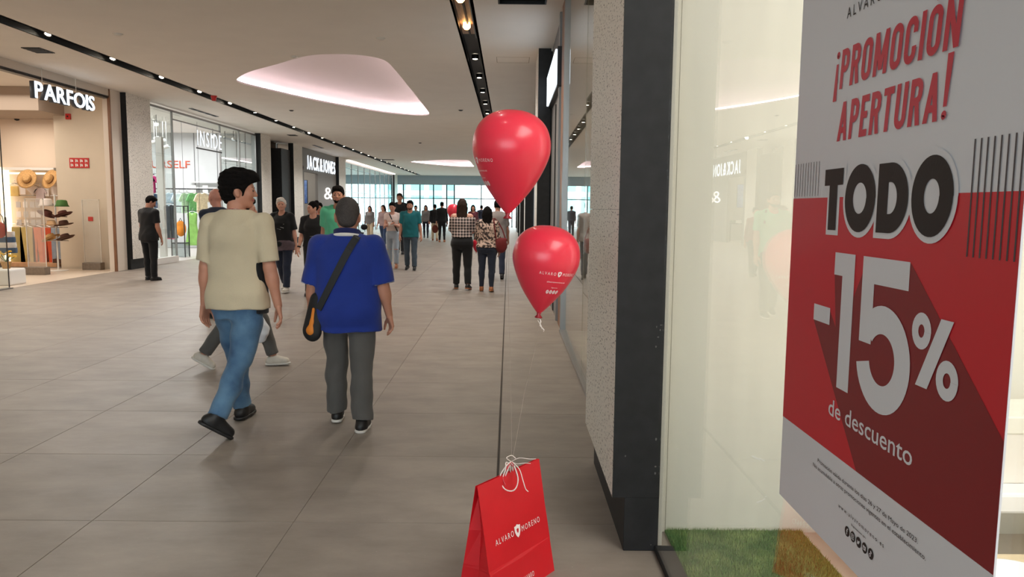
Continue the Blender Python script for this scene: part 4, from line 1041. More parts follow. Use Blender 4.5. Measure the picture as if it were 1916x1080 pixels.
# heavy condensed letters for the promotion lines: straight strokes and arcs
def stroke_letter(ch, w, h, t):
    """polygons of a heavy condensed capital in a box w x h with stroke t"""
    def ring(cx, cy, rx, ry, a0, a1, n=14):
        a = np.linspace(a0, a1, n); quads = []
        for p, q in zip(a, a[1:]):
            quads.append([(cx + rx * math.cos(p), cy + ry * math.sin(p)), (cx + rx * math.cos(q), cy + ry * math.sin(q)),
                          (cx + (rx - t) * math.cos(q), cy + (ry - t) * math.sin(q)), (cx + (rx - t) * math.cos(p), cy + (ry - t) * math.sin(p))])
        return quads
    def rect(x0, x1, y0, y1): return [[(x0, y0), (x1, y0), (x1, y1), (x0, y1)]]
    r = w / 2; t_ = t
    def bowl(y0, y1, x0=0.0):
        ry = (y1 - y0) / 2; rr = min(ry, w * .5); o = rect(x0, w - rr, y1 - t, y1) + rect(x0, w - rr, y0, y0 + t)
        o += ring(w - rr, y1 - rr, rr, rr, 0, PI / 2, 8) + ring(w - rr, y0 + rr, rr, rr, -PI / 2, 0, 8)
        if y1 - y0 > 2 * rr: o += rect(w - t, w, y0 + rr, y1 - rr)
        return o
    def dg(xa, ya, xb, yb, ww): return [[(xa, ya), (xa + ww, ya), (xb + ww, yb), (xb, yb)]]
    if ch == 'O': return ring(r, h - r, r, r, 0, PI) + ring(r, r, r, r, PI, 2 * PI) + rect(0, t, r, h - r) + rect(w - t, w, r, h - r)
    if ch == 'C': return ring(r, h - r, r, r, 0, PI) + ring(r, r, r, r, PI, 2 * PI) + rect(0, t, r, h - r) + rect(w - t, w, h * .64, h - r) + rect(w - t, w, r, h * .36)
    if ch == 'U': return ring(r, r, r, r, PI, 2 * PI) + rect(0, t, r, h) + rect(w - t, w, r, h)
    if ch == 'P': return rect(0, t, 0, h) + bowl(h * .40, h)
    if ch == 'R': return rect(0, t, 0, h) + bowl(h * .43, h) + dg(w - t, 0, w * .42, h * .5, t)
    if ch == 'E': return rect(0, t, 0, h) + rect(0, w, 0, t) + rect(0, w, h - t, h) + rect(0, w * .88, h * .44, h * .44 + t)
    if ch == 'T': return rect(r - t / 2, r + t / 2, 0, h) + rect(0, w, h - t, h)
    if ch == 'A': return dg(0, 0, r - t / 2, h, t) + dg(w - t, 0, r - t / 2, h, t) + rect(w * .2, w * .8, h * .2, h * .2 + t * .9)
    if ch == 'M': return rect(0, t, 0, h) + rect(w - t, w, 0, h) + dg(r - t * .5, h * .12, t * .05, h, t) + dg(r - t * .5, h * .12, w - t * 1.05, h, t)
    if ch == 'N': return rect(0, t, 0, h) + rect(w - t, w, 0, h) + dg(w - t * 1.05, 0, t * .05, h, t)
    if ch == 'I': return rect(0, w, 0, h)
    if ch == '!': return [[(w * .2, h * .26), (w * .8, h * .26), (w, h * 1.3), (0, h * 1.3)]] + ring(r, t * .55, t * .55, t * .55 , 0, 2 * PI, 12)
    if ch == 'i!': return [[(0, -h * .28), (w, -h * .28), (w * .8, h * .68), (w * .2, h * .68)]] + ring(r, h - t * .55, t * .55, t * .55, 0, 2 * PI, 12)
    return []
def stroke_line(word, u0, u1, z0, z1, m, t, widths, shear=.10, accent=None, gap=.011):
    x = 0; tot = sum(widths) + gap * (len(word) - 1); sc = (u1 - u0) / tot; h = z1 - z0; polys = []
    for ch, w in zip(word, widths):
        ws = w * sc
        for pl in stroke_letter(ch, ws, h, t): polys.append([(u0 + x + px + shear * py, z0 + py) for px, py in pl])
        if accent == (ch, len([1 for _ in polys])) or (accent and ch == 'O' and x > accent):
            ax_ = u0 + x + ws * .45 + shear * h; polys.append([(ax_, z1 + .006), (ax_ + t * .9, z1 + .006), (ax_ + t * 1.9, z1 + .030), (ax_ + t * .8, z1 + .030)])
        x += ws + gap * sc
    me = poly_mesh(polys, pp, .0008); link('lettering', me, m, post)
stroke_line(['i!', 'P', 'R', 'O', 'M', 'O', 'C', 'I', 'O', 'N'], .186, .606, 1.738, 1.812, M_PRED2, .0125, [.018, .040, .042, .043, .056, .043, .042, .0145, .043, .047], accent=.27)
stroke_line(['A', 'P', 'E', 'R', 'T', 'U', 'R', 'A', '!'], .212, .586, 1.637, 1.711, M_PRED2, .0125, [.050, .042, .036, .044, .042, .044, .044, .050, .019])
# TODO in black with a white outline
def fat(ch_list, m, h, grow):
    polys = []
    for ch, u0, u1, z0, z1, t in ch_list:
        u0 -= grow; u1 += grow; z0 -= grow; z1 += grow; t = t + 2 * grow; w = u1 - u0; hh = z1 - z0; n = 40
        if ch == 'O':
            a = np.linspace(0, 2 * PI, n); cx, cz = (u0 + u1) / 2, (z0 + z1) / 2
            for p, q in zip(a, a[1:]):
                polys.append([(cx + w / 2 * math.cos(p), cz + hh / 2 * math.sin(p)), (cx + w / 2 * math.cos(q), cz + hh / 2 * math.sin(q)), (cx + (w / 2 - t) * math.cos(q), cz + (hh / 2 - t) * math.sin(q)), (cx + (w / 2 - t) * math.cos(p), cz + (hh / 2 - t) * math.sin(p))])
        elif ch == 'T':
            c = (u0 + u1) / 2; polys += [[(u0, z1 - t * .9), (u1, z1 - t * .9), (u1, z1), (u0, z1)], [(c - t / 2, z0), (c + t / 2, z0), (c + t / 2, z1), (c - t / 2, z1)]]
        elif ch == 'D':
            polys.append([(u0, z0), (u0 + t, z0), (u0 + t, z1), (u0, z1)]); cx = u0 + w * .42; cz = (z0 + z1) / 2
            polys += [[(u0, z1 - t * .9), (cx, z1 - t * .9), (cx, z1), (u0, z1)], [(u0, z0), (cx, z0), (cx, z0 + t * .9), (u0, z0 + t * .9)]]
            a = np.linspace(-PI / 2, PI / 2, 22); rx, rz = u1 - cx, hh / 2
            for p, q in zip(a, a[1:]):
                polys.append([(cx + rx * math.cos(p), cz + rz * math.sin(p)), (cx + rx * math.cos(q), cz + rz * math.sin(q)), (cx + (rx - t) * math.cos(q), cz + (rz - t * .9) * math.sin(q)), (cx + (rx - t) * math.cos(p), cz + (rz - t * .9) * math.sin(p))])
    link('lettering', poly_mesh(polys, pp, h), m, post)
TODO = [('T', .170, .254, 1.463, 1.584, .036), ('O', .266, .386, 1.462, 1.587, .034), ('D', .394, .496, 1.464, 1.583, .036), ('O', .506, .620, 1.462, 1.587, .036)]
fat(TODO, M_PWHITE, .0006, .010)
for ch, u0, u1, z0, z1, t in TODO[1:]: pr([[(u0 + .02, z0 + .03), (u1 - .02, z0 + .03), (u1 - .02, z1 - .03), (u0 + .02, z1 - .03)]], M_PWHITE, .0014, 'counter')
fat(TODO, M_PBLACK, .0017, 0)
# -15% in white
def arc(cx, cz, rx, rz, t, a0, a1, n=26):
    a = np.linspace(a0, a1, n)
    return [[(cx + rx * math.cos(p), cz + rz * math.sin(p)), (cx + rx * math.cos(q), cz + rz * math.sin(q)), (cx + (rx - t) * math.cos(q), cz + (rz - t) * math.sin(q)), (cx + (rx - t) * math.cos(p), cz + (rz - t) * math.sin(p))] for p, q in zip(a, a[1:])]
pl = [[(.147, 1.273), (.226, 1.273), (.226, 1.307), (.147, 1.307)], [(.272, 1.157), (.322, 1.157), (.322, 1.420), (.272, 1.420)], [(.236, 1.376), (.275, 1.376), (.275, 1.420), (.236, 1.420)],
      [(.354, 1.373), (.513, 1.373), (.513, 1.420), (.354, 1.420)], [(.354, 1.265), (.399, 1.265), (.399, 1.420), (.354, 1.420)]]
pl += arc(.440, 1.245, .093, .094, .049, -PI * .93, PI * .80, 40)
pr(pl, M_PWHITE, .0010, 'lettering')
pl = arc(.558, 1.3155, .027, .029, .0185, 0, 2 * PI) + arc(.634, 1.2535, .028, .030, .0185, 0, 2 * PI) + [[(.551, 1.229), (.584, 1.229), (.642, 1.342), (.610, 1.342)]]
pr(pl, M_PWHITE, .0010, 'lettering')
pt('de descuento', .243, .556, 1.0945, 1.128, M_PWHITE, offset=.006)
pt('Promoción válida durante los días 26 y 27 de Mayo de 2023.', .205, .588, .9795, .990, M_PBLACK)
pt('No acumulable a otras promociones vigentes en el establecimiento.', .184, .612, .9635, .974, M_PBLACK)
pt('www.alvaromoreno.es', .310, .487, .928, .936, M_PBLACK, spacing=1.5); pt('Síguenos en', .366, .424, .914, .919, M_PBLACK)
ic = []
for k in range(5): ic.append([(.352 + .0232 * k + .0098 * math.cos(a), .897 + .0098 * math.sin(a)) for a in np.linspace(0, 2 * PI, 24)[:-1]])
for q_ in ic: pr([q_], M_PBLACK, .0006, 'icon_disc')
c = .352
pt('f', c - .003, c + .003, .891, .903, M_PWHITE, offset=.02)
pl = []
def fr(cx, w, t): return [[(cx - w, .897 - w), (cx + w, .897 - w), (cx + w, .897 - w + t), (cx - w, .897 - w + t)], [(cx - w, .897 + w - t), (cx + w, .897 + w - t), (cx + w, .897 + w), (cx - w, .897 + w)], [(cx - w, .897 - w), (cx - w + t, .897 - w), (cx - w + t, .897 + w), (cx - w, .897 + w)], [(cx + w - t, .897 - w), (cx + w, .897 - w), (cx + w, .897 + w), (cx + w - t, .897 + w)]]
pl += fr(c + .0232, .0052, .0012) + arc(c + .0232, .897, .0028, .0028, .0011, 0, 2 * PI, 14)
cx = c + .0464; pl += [[(cx - .0055, .893), (cx + .001, .8935), (cx + .004, .897), (cx + .0055, .9005), (cx + .002, .901), (cx - .0005, .898), (cx - .005, .9005), (cx - .004, .896)]]
cx = c + .0696; pl += [[(cx - .0058, .893), (cx + .0058, .893), (cx + .0058, .901), (cx - .0058, .901)]]
cx = c + .0928; pl += [[(cx - .0005, .8925), (cx + .0015, .8925), (cx + .0015, .903), (cx - .0005, .903)], [(cx + .0015, .9005), (cx + .0045, .8985), (cx + .0045, .9005), (cx + .0015, .903)]] + arc(cx - .0018, .8945, .0032, .0032, .0013, 0, 2 * PI, 12)
pr(pl, M_PWHITE, .0009, 'icon')
cx = c + .0696; pr([[(cx - .0015, .8945), (cx + .0028, .897), (cx - .0015, .8995)]], M_PBLACK, .0018, 'icon')
M_PLINE = mat('poster_line', (66, 62, 66), .5)
st = []
for k in range(10): u = .006 + .0142 * k; st.append([(u, 1.480 if False else 1.532), (u + .0022, 1.532), (u + .0022, 1.604), (u, 1.604)])
for k in range(8): u = .657 + .0142 * k; st.append([(u, 1.438), (u + .0034, 1.438), (u + .0034, 1.602), (u, 1.602)])
for q_ in st: pr([q_], M_PLINE, .0007, 'stripe')

# ------------------------------------------------------------------ balloons
def balloon_profile(n=40):
    P = np.array([(.010, .0), (.022, .012), (.052, .048), (.094, .105), (.126, .165), (.145, .215), (.150, .25), (.146, .29), (.130, .33), (.100, .362), (.055, .384), (.0, .391)])
    t = np.linspace(0, len(P) - 1.001, n); out = []
    for v in t:
        i = int(v); f = v - i; p = [P[min(max(i + k, 0), len(P) - 1)] for k in (-1, 0, 1, 2)]
        out.append(tuple(.5 * (2 * p[1] + (p[2] - p[0]) * f + (2 * p[0] - 5 * p[1] + 4 * p[2] - p[3]) * f ** 2 + (3 * p[1] - p[0] - 3 * p[2] + p[3]) * f ** 3)))
    out[-1] = (0.0005, .391); return out
BPROF = balloon_profile(); BZ = np.array([p[1] for p in BPROF]); BR = np.array([p[0] for p in BPROF])
M_BALLOON = mat('red_latex', (226, 52, 74), .30, sss=.35, coat=.22, spec=.4)
MATS['red_latex'].node_tree.nodes['Principled BSDF'].inputs['Subsurface Radius'].default_value = (.16, .03, .05)
MATS['red_latex'].node_tree.nodes['Principled BSDF'].inputs['Coat Roughness'].default_value = .12
M_INK = mat('white_ink', (240, 226, 226), .5)
M_RIB = mat('white_ribbon', (226, 216, 210), .5); M_RRIB = mat('red_ribbon', (196, 60, 70), .5)
def shield(cx, cy, w, h):
    return [(cx - w / 2, cy + h * .38), (cx - w * .22, cy + h * .40), (cx, cy + h / 2), (cx + w * .22, cy + h * .40), (cx + w / 2, cy + h * .38), (cx + w * .46, cy - h * .05), (cx + w * .25, cy - h * .36), (cx, cy - h / 2), (cx - w * .25, cy - h * .36), (cx - w * .46, cy - h * .05)]
def balloon(label, loc, sc, tilt, yaw, group=None, printing=True, detail=True):
    t = thing('balloon', label, 'balloon', loc, 0, group); t.rotation_mode = 'ZXY'; t.rotation_euler = (tilt[0], tilt[1], yaw)
    prof = [(r * sc, z * sc) for r, z in BPROF]
    MB().lathe(prof, seg=48 if detail else 24).build('skin', M_BALLOON, t, sm=True)
    MB().lathe([(.004 * sc, .004), (.011 * sc, -.002), (.008 * sc, -.008), (.018 * sc, -.020), (.015 * sc, -.022), (.004 * sc, -.010)], seg=14).build('knot', mat('knot_red', (150, 18, 36), .35), t, sm=True)
    if printing:
        def pl_(x, y, h=0.0):
            r = float(np.interp(y / sc, BZ, BR)) * sc + .0012; a = x / (.140 * sc); return (r * math.sin(a), -r * math.cos(a), y)
        zc = .190 * sc
        for wd, a, b in (('ALVARO', -.092, -.017), ('MORENO', .017, .092)):
            link('lettering', text_mesh(wd, a * sc, b * sc, zc - .006, zc + .006, pl_, spacing=1.5), M_INK, t)
        link('emblem', poly_mesh([shield(0, zc, .019 * sc, .026 * sc)], lambda x, y, h=0: pl_(x, y)), M_INK, t)
        link('emblem', poly_mesh([shield(0, zc + .001, .007 * sc, .010 * sc)], lambda x, y, h=0: tuple(np.array(pl_(x, y)) * np.array([1.008, 1.008, 1]))), M_BALLOON, t)
        link('lettering', text_mesh('alvaromoreno.es', -.052 * sc, .052 * sc, zc - .040 * sc, zc - .033 * sc, pl_), M_INK, t)
        link('lettering', text_mesh('Síguenos', -.02 * sc, .02 * sc, zc - .066 * sc, zc - .060 * sc, pl_), M_INK, t)
        ics = []
        for k in range(4):
            cx = (-.036 + .022 * k) * sc; cz = zc - .083 * sc
            link('emblem', poly_mesh([[(cx + .009 * sc * math.cos(a), cz + .009 * sc * math.sin(a)) for a in np.linspace(0, 2 * PI, 18)[:-1]]], lambda x, y, h=0: pl_(x, y)), M_INK, t)
            link('emblem', text_mesh('foyt'[k], cx - .003 * sc, cx + .003 * sc, cz - .0045 * sc, cz + .0045 * sc, lambda x, y, h=0: tuple(np.array(pl_(x, y)) * np.array([1.008, 1.008, 1])), offset=.01), M_BALLOON, t)
    return t
balloon('larger red balloon floating higher, its print turned to its edge', (-.004, 2.9, 1.482), 1.0, (0, .05), -1.16)
lo_b = balloon('smaller red balloon floating lower, with round white icons', (.126, 3.0, 1.082), .905, (0, .115), .45)
rib = thing('ribbon', 'thin pale ribbon end curling under the lower red balloon', 'ribbon', (.126, 3.0, 1.06))
MB().tube([(0, 0, .005), (.008, 0, -.015), (.004, -.004, -.03), (.022, 0, -.05), (.02, 0, -.056)], .0022, 6).build('tail', M_RIB, rib)
MB().tube([(0, 0, .005), (-.004, 0, -.012), (.010, .003, -.032), (.012, 0, -.046)], .0016, 6).build('tail', M_RIB, rib)
s1 = MB().tube([(.126, 3.0, 1.03), (.105, 3.0, .9), (.07, 2.99, .75), (.045, 2.92, .62), (.022, 2.87, .505)], .0009, 5).build('balloon_string', mat('string', (150, 136, 126), .6))
tag(s1, 'thin string running from the lower balloon down to the red bag', 'string')
s2 = MB().tube([(.004, 2.9, 1.46), (.0, 2.9, 1.2), (.012, 2.9, .9), (.018, 2.885, .65), (.020, 2.868, .505)], .0009, 5).build('balloon_string', mat('string', (150, 136, 126), .6))
tag(s2, 'thin string running from the upper balloon down to the red bag', 'string')

# ------------------------------------------------------------------ red paper bag
BA = math.radians(52.5); BW, BD, BH = .40, .18, .462
bag = thing('paper_bag', 'red paper shopping bag with white print standing on the tiles', 'bag', (.010, 2.872, 0), BA)
M_BAG = mat('red_paper', (206, 20, 34), .42, var=.05, scale=6, bump=.08, bscale=18)
bm = bmesh.new()
def bv(x, y, z): return bm.verts.new((x, y, z))
w2, d2 = BW / 2, BD / 2
rows = [(0, d2, 0), (.128, d2 * .725, .005), (.140, d2 * .695, -.002), (.28, d2 * .40, .003), (BH, .004, 0)]
gl_ = []
for z, d, _ in rows:
    k = z / BH; inn = .034 * math.sin(min(1, k * 1.15) * PI / 2)
    gl_.append([bv(-w2 + _ * .4, -d - abs(_) * .4, z), bv(0, -d - _ * .5, z), bv(w2 - _ * .3, -d, z), bv(w2 - inn, 0, z), bv(w2, d, z), bv(0, d, z), bv(-w2, d, z), bv(-w2 + inn, 0, z)])
for a, b in zip(gl_, gl_[1:]):
    for k in range(8): bm.faces.new((a[k], a[(k + 1) % 8], b[(k + 1) % 8], b[k]))
bm.faces.new(gl_[0][::-1])
bmesh.ops.recalc_face_normals(bm, faces=bm.faces[:])
me = bpy.data.meshes.new('bag_body'); bm.to_mesh(me); bm.free()
body_ = link('bag_body', me, M_BAG, bag)
md = body_.modifiers.new('paper', 'SOLIDIFY'); md.thickness = .0012; md.offset = -1
def bagp(x, z, h=0.0):
    zz = [r[0] for r in rows]; dd = [r[1] for r in rows]
    return (x, -float(np.interp(z, zz, dd)) - .0042 - h, z)
tz = .232
link('lettering', text_mesh('ALVARO', -.145, -.030, tz - .011, tz + .011, bagp, spacing=1.4), M_INK, bag)
link('lettering', text_mesh('MORENO', .022, .145, tz - .011, tz + .011, bagp, spacing=1.4), M_INK, bag)
link('emblem', poly_mesh([shield(-.004, tz + .001, .038, .052)], lambda x, y, h=0: bagp(x, y)), M_INK, bag)
link('emblem', poly_mesh([shield(-.004, tz + .002, .013, .019)], lambda x, y, h=0: bagp(x, y, .0008)), M_BAG, bag)
link('lettering', text_mesh('ALVARO', -.012, .060, .034, .054, bagp, spacing=1.2), M_INK, bag)
for xo, hh, m, tw in ((-.02, .075, M_RIB, 0), (-.01, .066, M_RRIB, .01), (.0, .07, M_RIB, -.006)):
    pts = [(xo - .032 + .064 * k / 10 + tw * math.sin(k), -.006 + .005 * math.cos(k * 1.3), BH - .03 + hh * math.sin(PI * k / 10)) for k in range(11)]
    MB().tube(pts, .0024, 6).build('handle', m, bag)
kn = thing('ribbon', 'white and red curling ribbons knotted over the red bag handles', 'ribbon', (.020, 2.868, .505))
for pts, m, r in (([(0, 0, 0), (.03, -.01, .018), (.07, -.01, .014), (.095, -.02, .018)], M_RIB, .0014), ([(0, 0, 0), (.02, -.01, -.006), (.05, -.012, -.002), (.075, -.01, -.004)], M_RIB, .0013),
                  ([(0, 0, 0), (.03, -.03, -.02), (.045, -.05, -.06), (.055, -.055, -.09), (.066, -.06, -.10)], M_RIB, .0020), ([(0, 0, 0), (-.02, -.02, -.01), (-.045, -.035, -.05), (-.03, -.05, -.09), (.0, -.055, -.10), (.02, -.05, -.085), (.025, -.04, -.05), (.01, -.02, -.01)], M_RIB, .0026),
                  ([(0, 0, 0), (-.014, -.02, -.015), (-.034, -.035, -.05), (-.022, -.05, -.08)], M_RRIB, .0022), ([(0, 0, .0), (.012, -.02, -.02), (.02, -.035, -.05)], M_RRIB, .0022), ([(0, 0, 0), (-.01, -.02, .012), (-.02, -.02, .022), (.0, -.01, .028), (.016, -.01, .016)], M_RIB, .0016)):
    q_ = []
    for i_ in range(len(pts) - 1):
        P4 = [Vector(pts[min(max(i_ + k, 0), len(pts) - 1)]) for k in (-1, 0, 1, 2)]
        for t_ in np.linspace(0, 1, 5)[:-1]: q_.append(.5 * (2 * P4[1] + (P4[2] - P4[0]) * t_ + (2 * P4[0] - 5 * P4[1] + 4 * P4[2] - P4[3]) * t_ ** 2 + (3 * P4[1] - P4[0] - 3 * P4[2] + P4[3]) * t_ ** 3))
    MB().tube(q_ + [Vector(pts[-1])], r, 6).build('strand', m, kn, sm=True)
MB().tube([(-.207, -.0, .10), (-.215, -.02, .065), (-.200, -.03, .04), (-.196, -.03, .02)], .0022, 6).build('cord_end', M_RIB, bag)

# ------------------------------------------------------------------ goods of the warm accessory shop (left)
t = thing('emergency_sign', 'red square-cornered sign with white fire symbols on the beige wall', 'sign', (-9.93, 17.545, 2.45))
MB().box(-.225, .225, -.015, 0, -.115, .115, .003).build('plate', mat('sign_red', (186, 36, 34), .5), t)
for k in range(4):
    for j in range(2):
        cx, cz = -.165 + .11 * k, .05 - .10 * j
        polys = [[(cx - .03, cz - .035), (cx - .01, cz - .035), (cx - .01, cz + .03), (cx - .03, cz + .035)], [(cx, cz - .02), (cx + .03, cz - .03), (cx + .028, cz + .01), (cx + .005, cz + .035)], [(cx - .03, cz - .005), (cx + .02, cz - .005), (cx + .02, cz + .008), (cx - .03, cz + .008)]]
        link('symbol', poly_mesh(polys[:2 + (k + j) % 2], lambda x, y, h=0: (x, -.0165, y)), M_WHITE, t)
t = thing('alarm_box', 'small red alarm box high on the beige wall under the lit letters', 'alarm', (-10.12, 17.545, 3.5))
MB().box(-.055, .055, -.05, 0, -.065, .065, .008).build('case', mat('alarm_red', (196, 40, 34), .4), t); MB().lathe([(.02, 0), (.02, .006), (0, .008)], seg=12).build('button', M_SLOT, t, loc=(0, -.05, 0)).rotation_euler = (PI / 2, 0, 0)
t = thing('security_camera', 'tiny black dome camera at the top of the shop wall', 'camera', (-11.8, 18.3, 3.55))
MB().lathe([(.06, 0), (.06, -.03), (.045, -.06), (0, -.075)], seg=14, cap=False).build('dome', M_SLOT, t, sm=True); MB().lathe([(.07, .0), (.07, .03), (0, .03)], seg=14, cap=False).build('mount', M_DMETAL, t)

def gate(x, y, label, tagged):
    t = thing('security_gate', label, 'security gate', (x, y, 0))
    MB().box(-.21, .21, -.10, .10, 0, .17, .012).build('concrete_base', M_CONC, t)
    MB().box(-.19, .19, -.006, .006, .17, 1.60, .004).build('acrylic_panel', G_ACRYL, t)
    fm = MB(); fm.box(-.198, -.186, -.01, .01, .17, 1.612); fm.box(.186, .198, -.01, .01, .17, 1.612); fm.box(-.198, .198, -.01, .01, 1.60, 1.612)
    fm.build('frame', M_OFFWHITE, t)
    if tagged: MB().box(-.06, .05, -.03, -.008, 1.12, 1.22, .006).build('red_label', mat('tag_red', (190, 60, 52), .5), t)
    return t
gate(-9.56, 17.25, 'clear security gate on a concrete block against the beige wall', True)
gate(-10.0, 15.9, 'clear security gate on a concrete block before the hat display', False)

rk = thing('display_wall', 'pale slotted display wall with lit side holding hats and bags', 'display', (-11.45, 18.3, 0))
MB().box(-.62, .62, -.02, .0, .05, 2.33).build('back_panel', mat('display_back', (214, 192, 170), .6), rk)
MB().box(-.66, -.60, -.30, .0, .05, 2.36).build('lit_side', E_JAMB, rk); MB().box(-.66, .62, -.26, 0, 2.30, 2.36).build('top_shelf', M_WHITE, rk)
MB().box(-.60, .62, -.03, -.02, 2.21, 2.25).build('light_slot', E_JAMB, rk)
for z in (1.70, 1.02): MB().tube([(-.58, -.12, z), (.60, -.12, z)], .012).build('rail', M_CHROME, rk)
MB().tube([(-.58, -.16, 1.985), (.60, -.16, 1.985)], .009).build('rail', M_CHROME, rk)
MB().box(-.72, .66, -.42, .02, 0, .10, .006).build('timber_base', mat('timber_base', (196, 150, 112), .5, var=.12, scale=5, stretch=(2, 12, 1)), rk)
for dx in (-1.75, -1.2):
    r2 = thing('shelf_unit', 'lit white wall shelf of small accessories, ' + ('at the frame edge' if dx < -1.5 else 'left of the lit display side'), 'shelf', (-11.45 + dx, 18.3, 0))
    MB().box(-.26, .26, -.02, 0, 0, 2.2).build('back_panel', M_PINKBEIGE, r2)
    for z in (.1, .95, 1.5, 2.16): MB().box(-.26, .26, -.24, -.02, z, z + .03).build('shelf', M_WHITE if z != .95 else E_JAMB, r2)
ycards = 18.16
M_CARD = mat('white_card', (236, 226, 220), .5); M_CARD2 = mat('grey_card', (196, 188, 184), .5)
def card(px_x, z, w, h, lb, m, group=None):
    t = thing('accessory_card', lb, 'accessory', (px_x, ycards, z), 0, group)
    MB().box(-w / 2, w / 2, -.006, .006, -h / 2, h / 2, .003).build('card', m, t); MB().tube([(0, 0, h / 2), (0, -.01, h / 2 + .03), (0, .03, h / 2 + .035)], .004, 5).build('hook', M_CHROME, t)
    return t
def wx(px): return (px - 952) / 1400 * 18.2 * .995
for px, py, lb in ((50, 357, 'white accessory card beside the yellow bag'), (93, 360, 'white accessory card beside the mauve grey shirt'), (108, 357, 'white accessory card at the right end under the straw hats')): card(wx(px), 1.5 + (381.5 - py) / 1400 * 18.2, .13, .19, lb, M_CARD, 'cards under the straw hats')
for j, py in enumerate((383, 401, 416)):
    for px in (40, 53, 66, 76): card(wx(px), 1.5 + (381.5 - py) / 1400 * 18.2, .11, .14, 'pale jewellery card in the %s row between the rails, %s from the lit side' % (('upper', 'middle', 'lower')[j], ORD[(40, 53, 66, 76).index(px)]), M_CARD if (px + j) % 2 else M_CARD2, 'jewellery cards on the display wall')
def hat(label, loc, m, crown=.095, ch=.11, brim=.19, curl=.02, rot=(0, 0, 0), band=None, soft=False, group=None, sy=1.18):
    t = thing('hat', label, 'hat', loc, 0, group); t.rotation_euler = rot
    if soft: prof = [(brim * .96, -.045), (brim, -.04), (crown * 1.15, .0), (crown, ch * .8), (crown * .8, ch), (0, ch + .008)]
    else: prof = [(brim * .97, curl - .006), (brim, curl), (brim * .8, .003), (crown * 1.02, .0), (crown * .98, ch * .55), (crown * .85, ch * .92), (crown * .55, ch), (0, ch * .86)]
    MB().lathe(prof, seg=24, cap=False, sy=sy).build('crown', m, t, sm=True)
    if band: MB().lathe([(crown * 1.03, .004), (crown * 1.03, .035)], seg=24, cap=False, sy=sy).build('band', band, t, sm=True)
    return t
M_STRAW = mat('straw', (200, 156, 100), .8, var=.18, scale=40); M_BAND = mat('hat_band', (120, 80, 52), .7)
hat('tan straw hat hung brim-out on the display wall, left one', (wx(57) * .985, 17.93, 2.08), M_STRAW, brim=.21, rot=(1.15, .1, .2), band=M_BAND)
hat('tan straw hat hung brim-out on the display wall, right one', (wx(100) * .985, 17.93, 2.08), M_STRAW, brim=.21, rot=(1.15, -.1, -.2), band=M_BAND)
ys_ = 16.9
def sx_(px): return (px - 952) / 1400 * ys_ * .995
def sz_(px, py): return 1.5 + (390 + .0094 * (px - 952) - py) / 1400 * ys_
st_ = thing('hat_stand', 'white hat stand pole with round foot and four tiers of hats', 'stand', (sx_(106), ys_, 0))
MB().tube([(0, 0, .02), (0, 0, 1.72)], .018, 10).build('pole', M_WHITE, st_); MB().lathe([(.20, .0), (.20, .015), (.03, .03)], seg=24).build('foot', M_WHITE, st_)
for z in (1.50, 1.22, .98, .68): MB().tube([(-.26, 0, z), (.26, 0, z)], .010, 8).build('arm', M_CHROME, st_)
M_HWHITE = mat('hat_white', (228, 216, 208), .8); M_HGREEN = mat('hat_green', (70, 112, 52), .8, var=.1); M_HBROWN = mat('hat_brown', (96, 52, 42), .8, var=.1); M_HDK = mat('hat_dark', (84, 52, 38), .8, var=.1); M_HBEIGE = mat('hat_beige', (216, 178, 136), .8, var=.1)
for px, py, lb, m, kw in ((91, 382, 'white bucket hat on the top tier of the hat stand', M_HWHITE, dict(soft=True, brim=.16, crown=.11, ch=.12)), (120, 383, 'green bucket hat on the top tier of the hat stand', M_HGREEN, dict(soft=True, brim=.14, crown=.10, ch=.10)),
                          (90, 402, 'dark maroon felt hat on the second tier, left of the pole', M_HBROWN, dict(rot=(0, .5, 0))), (122, 403, 'dark maroon felt hat on the second tier, right of the pole', M_HBROWN, dict(rot=(0, -.35, 0), curl=.03)),
                          (99, 421, 'beige wide straw hat on the third tier of the stand', M_HBEIGE, dict(brim=.21)), (122, 421, 'brown felt hat on the third tier, right of the pole', M_HDK, dict(rot=(0, -.2, 0))),
                          (97, 446, 'two-tone straw hat on the lowest tier, left of the pole', M_STRAW, dict(rot=(0, -.5, 0), band=M_BAND)), (124, 446, 'brown felt hat on the lowest tier, right of the pole', M_HDK, dict(rot=(0, -.35, 0), curl=.03))):
    hat(lb, (sx_(px), ys_ - .02, sz_(px, py)), m, **kw)

def garment(label, cat, name, loc, outline, m, th=.07, rotz=0.0, group=None, hanger=True, hem=None):
    """soft hanging piece: outline (x,z) below the hanger point, extruded with round edges"""
    t = thing(name, label, cat, loc, rotz, group)
    b = MB(); b.prism(outline, -th / 2, th / 2, axis=1)
    bmesh.ops.bevel(b.bm, geom=b.bm.edges[:], offset=th * .3, segments=2, affect='EDGES', profile=.6)
    b.build('fabric', m, t, sm=False)
    if hanger:
        MB().tube([(-.17, 0, -.055), (0, 0, .0), (.17, 0, -.055)], .008, 6).build('hanger', M_CHROME, t)
        MB().tube([(0, 0, 0), (0, 0, .05), (.025, 0, .075), (.0, 0, .095)], .005, 6).build('hook', M_CHROME, t)
    return t
TEE = [(-.20, -.08), (-.08, -.03), (0, -.06), (.08, -.03), (.20, -.08), (.30, -.28), (.22, -.33), (.18, -.24), (.19, -.68), (-.19, -.68), (-.18, -.24), (-.22, -.33), (-.30, -.28)]
DRESS = [(-.15, -.06), (-.07, -.03), (0, -.10), (.07, -.03), (.15, -.06), (.13, -.26), (.12, -.42), (.24, -1.05), (-.24, -1.05), (-.12, -.42), (-.13, -.26)]
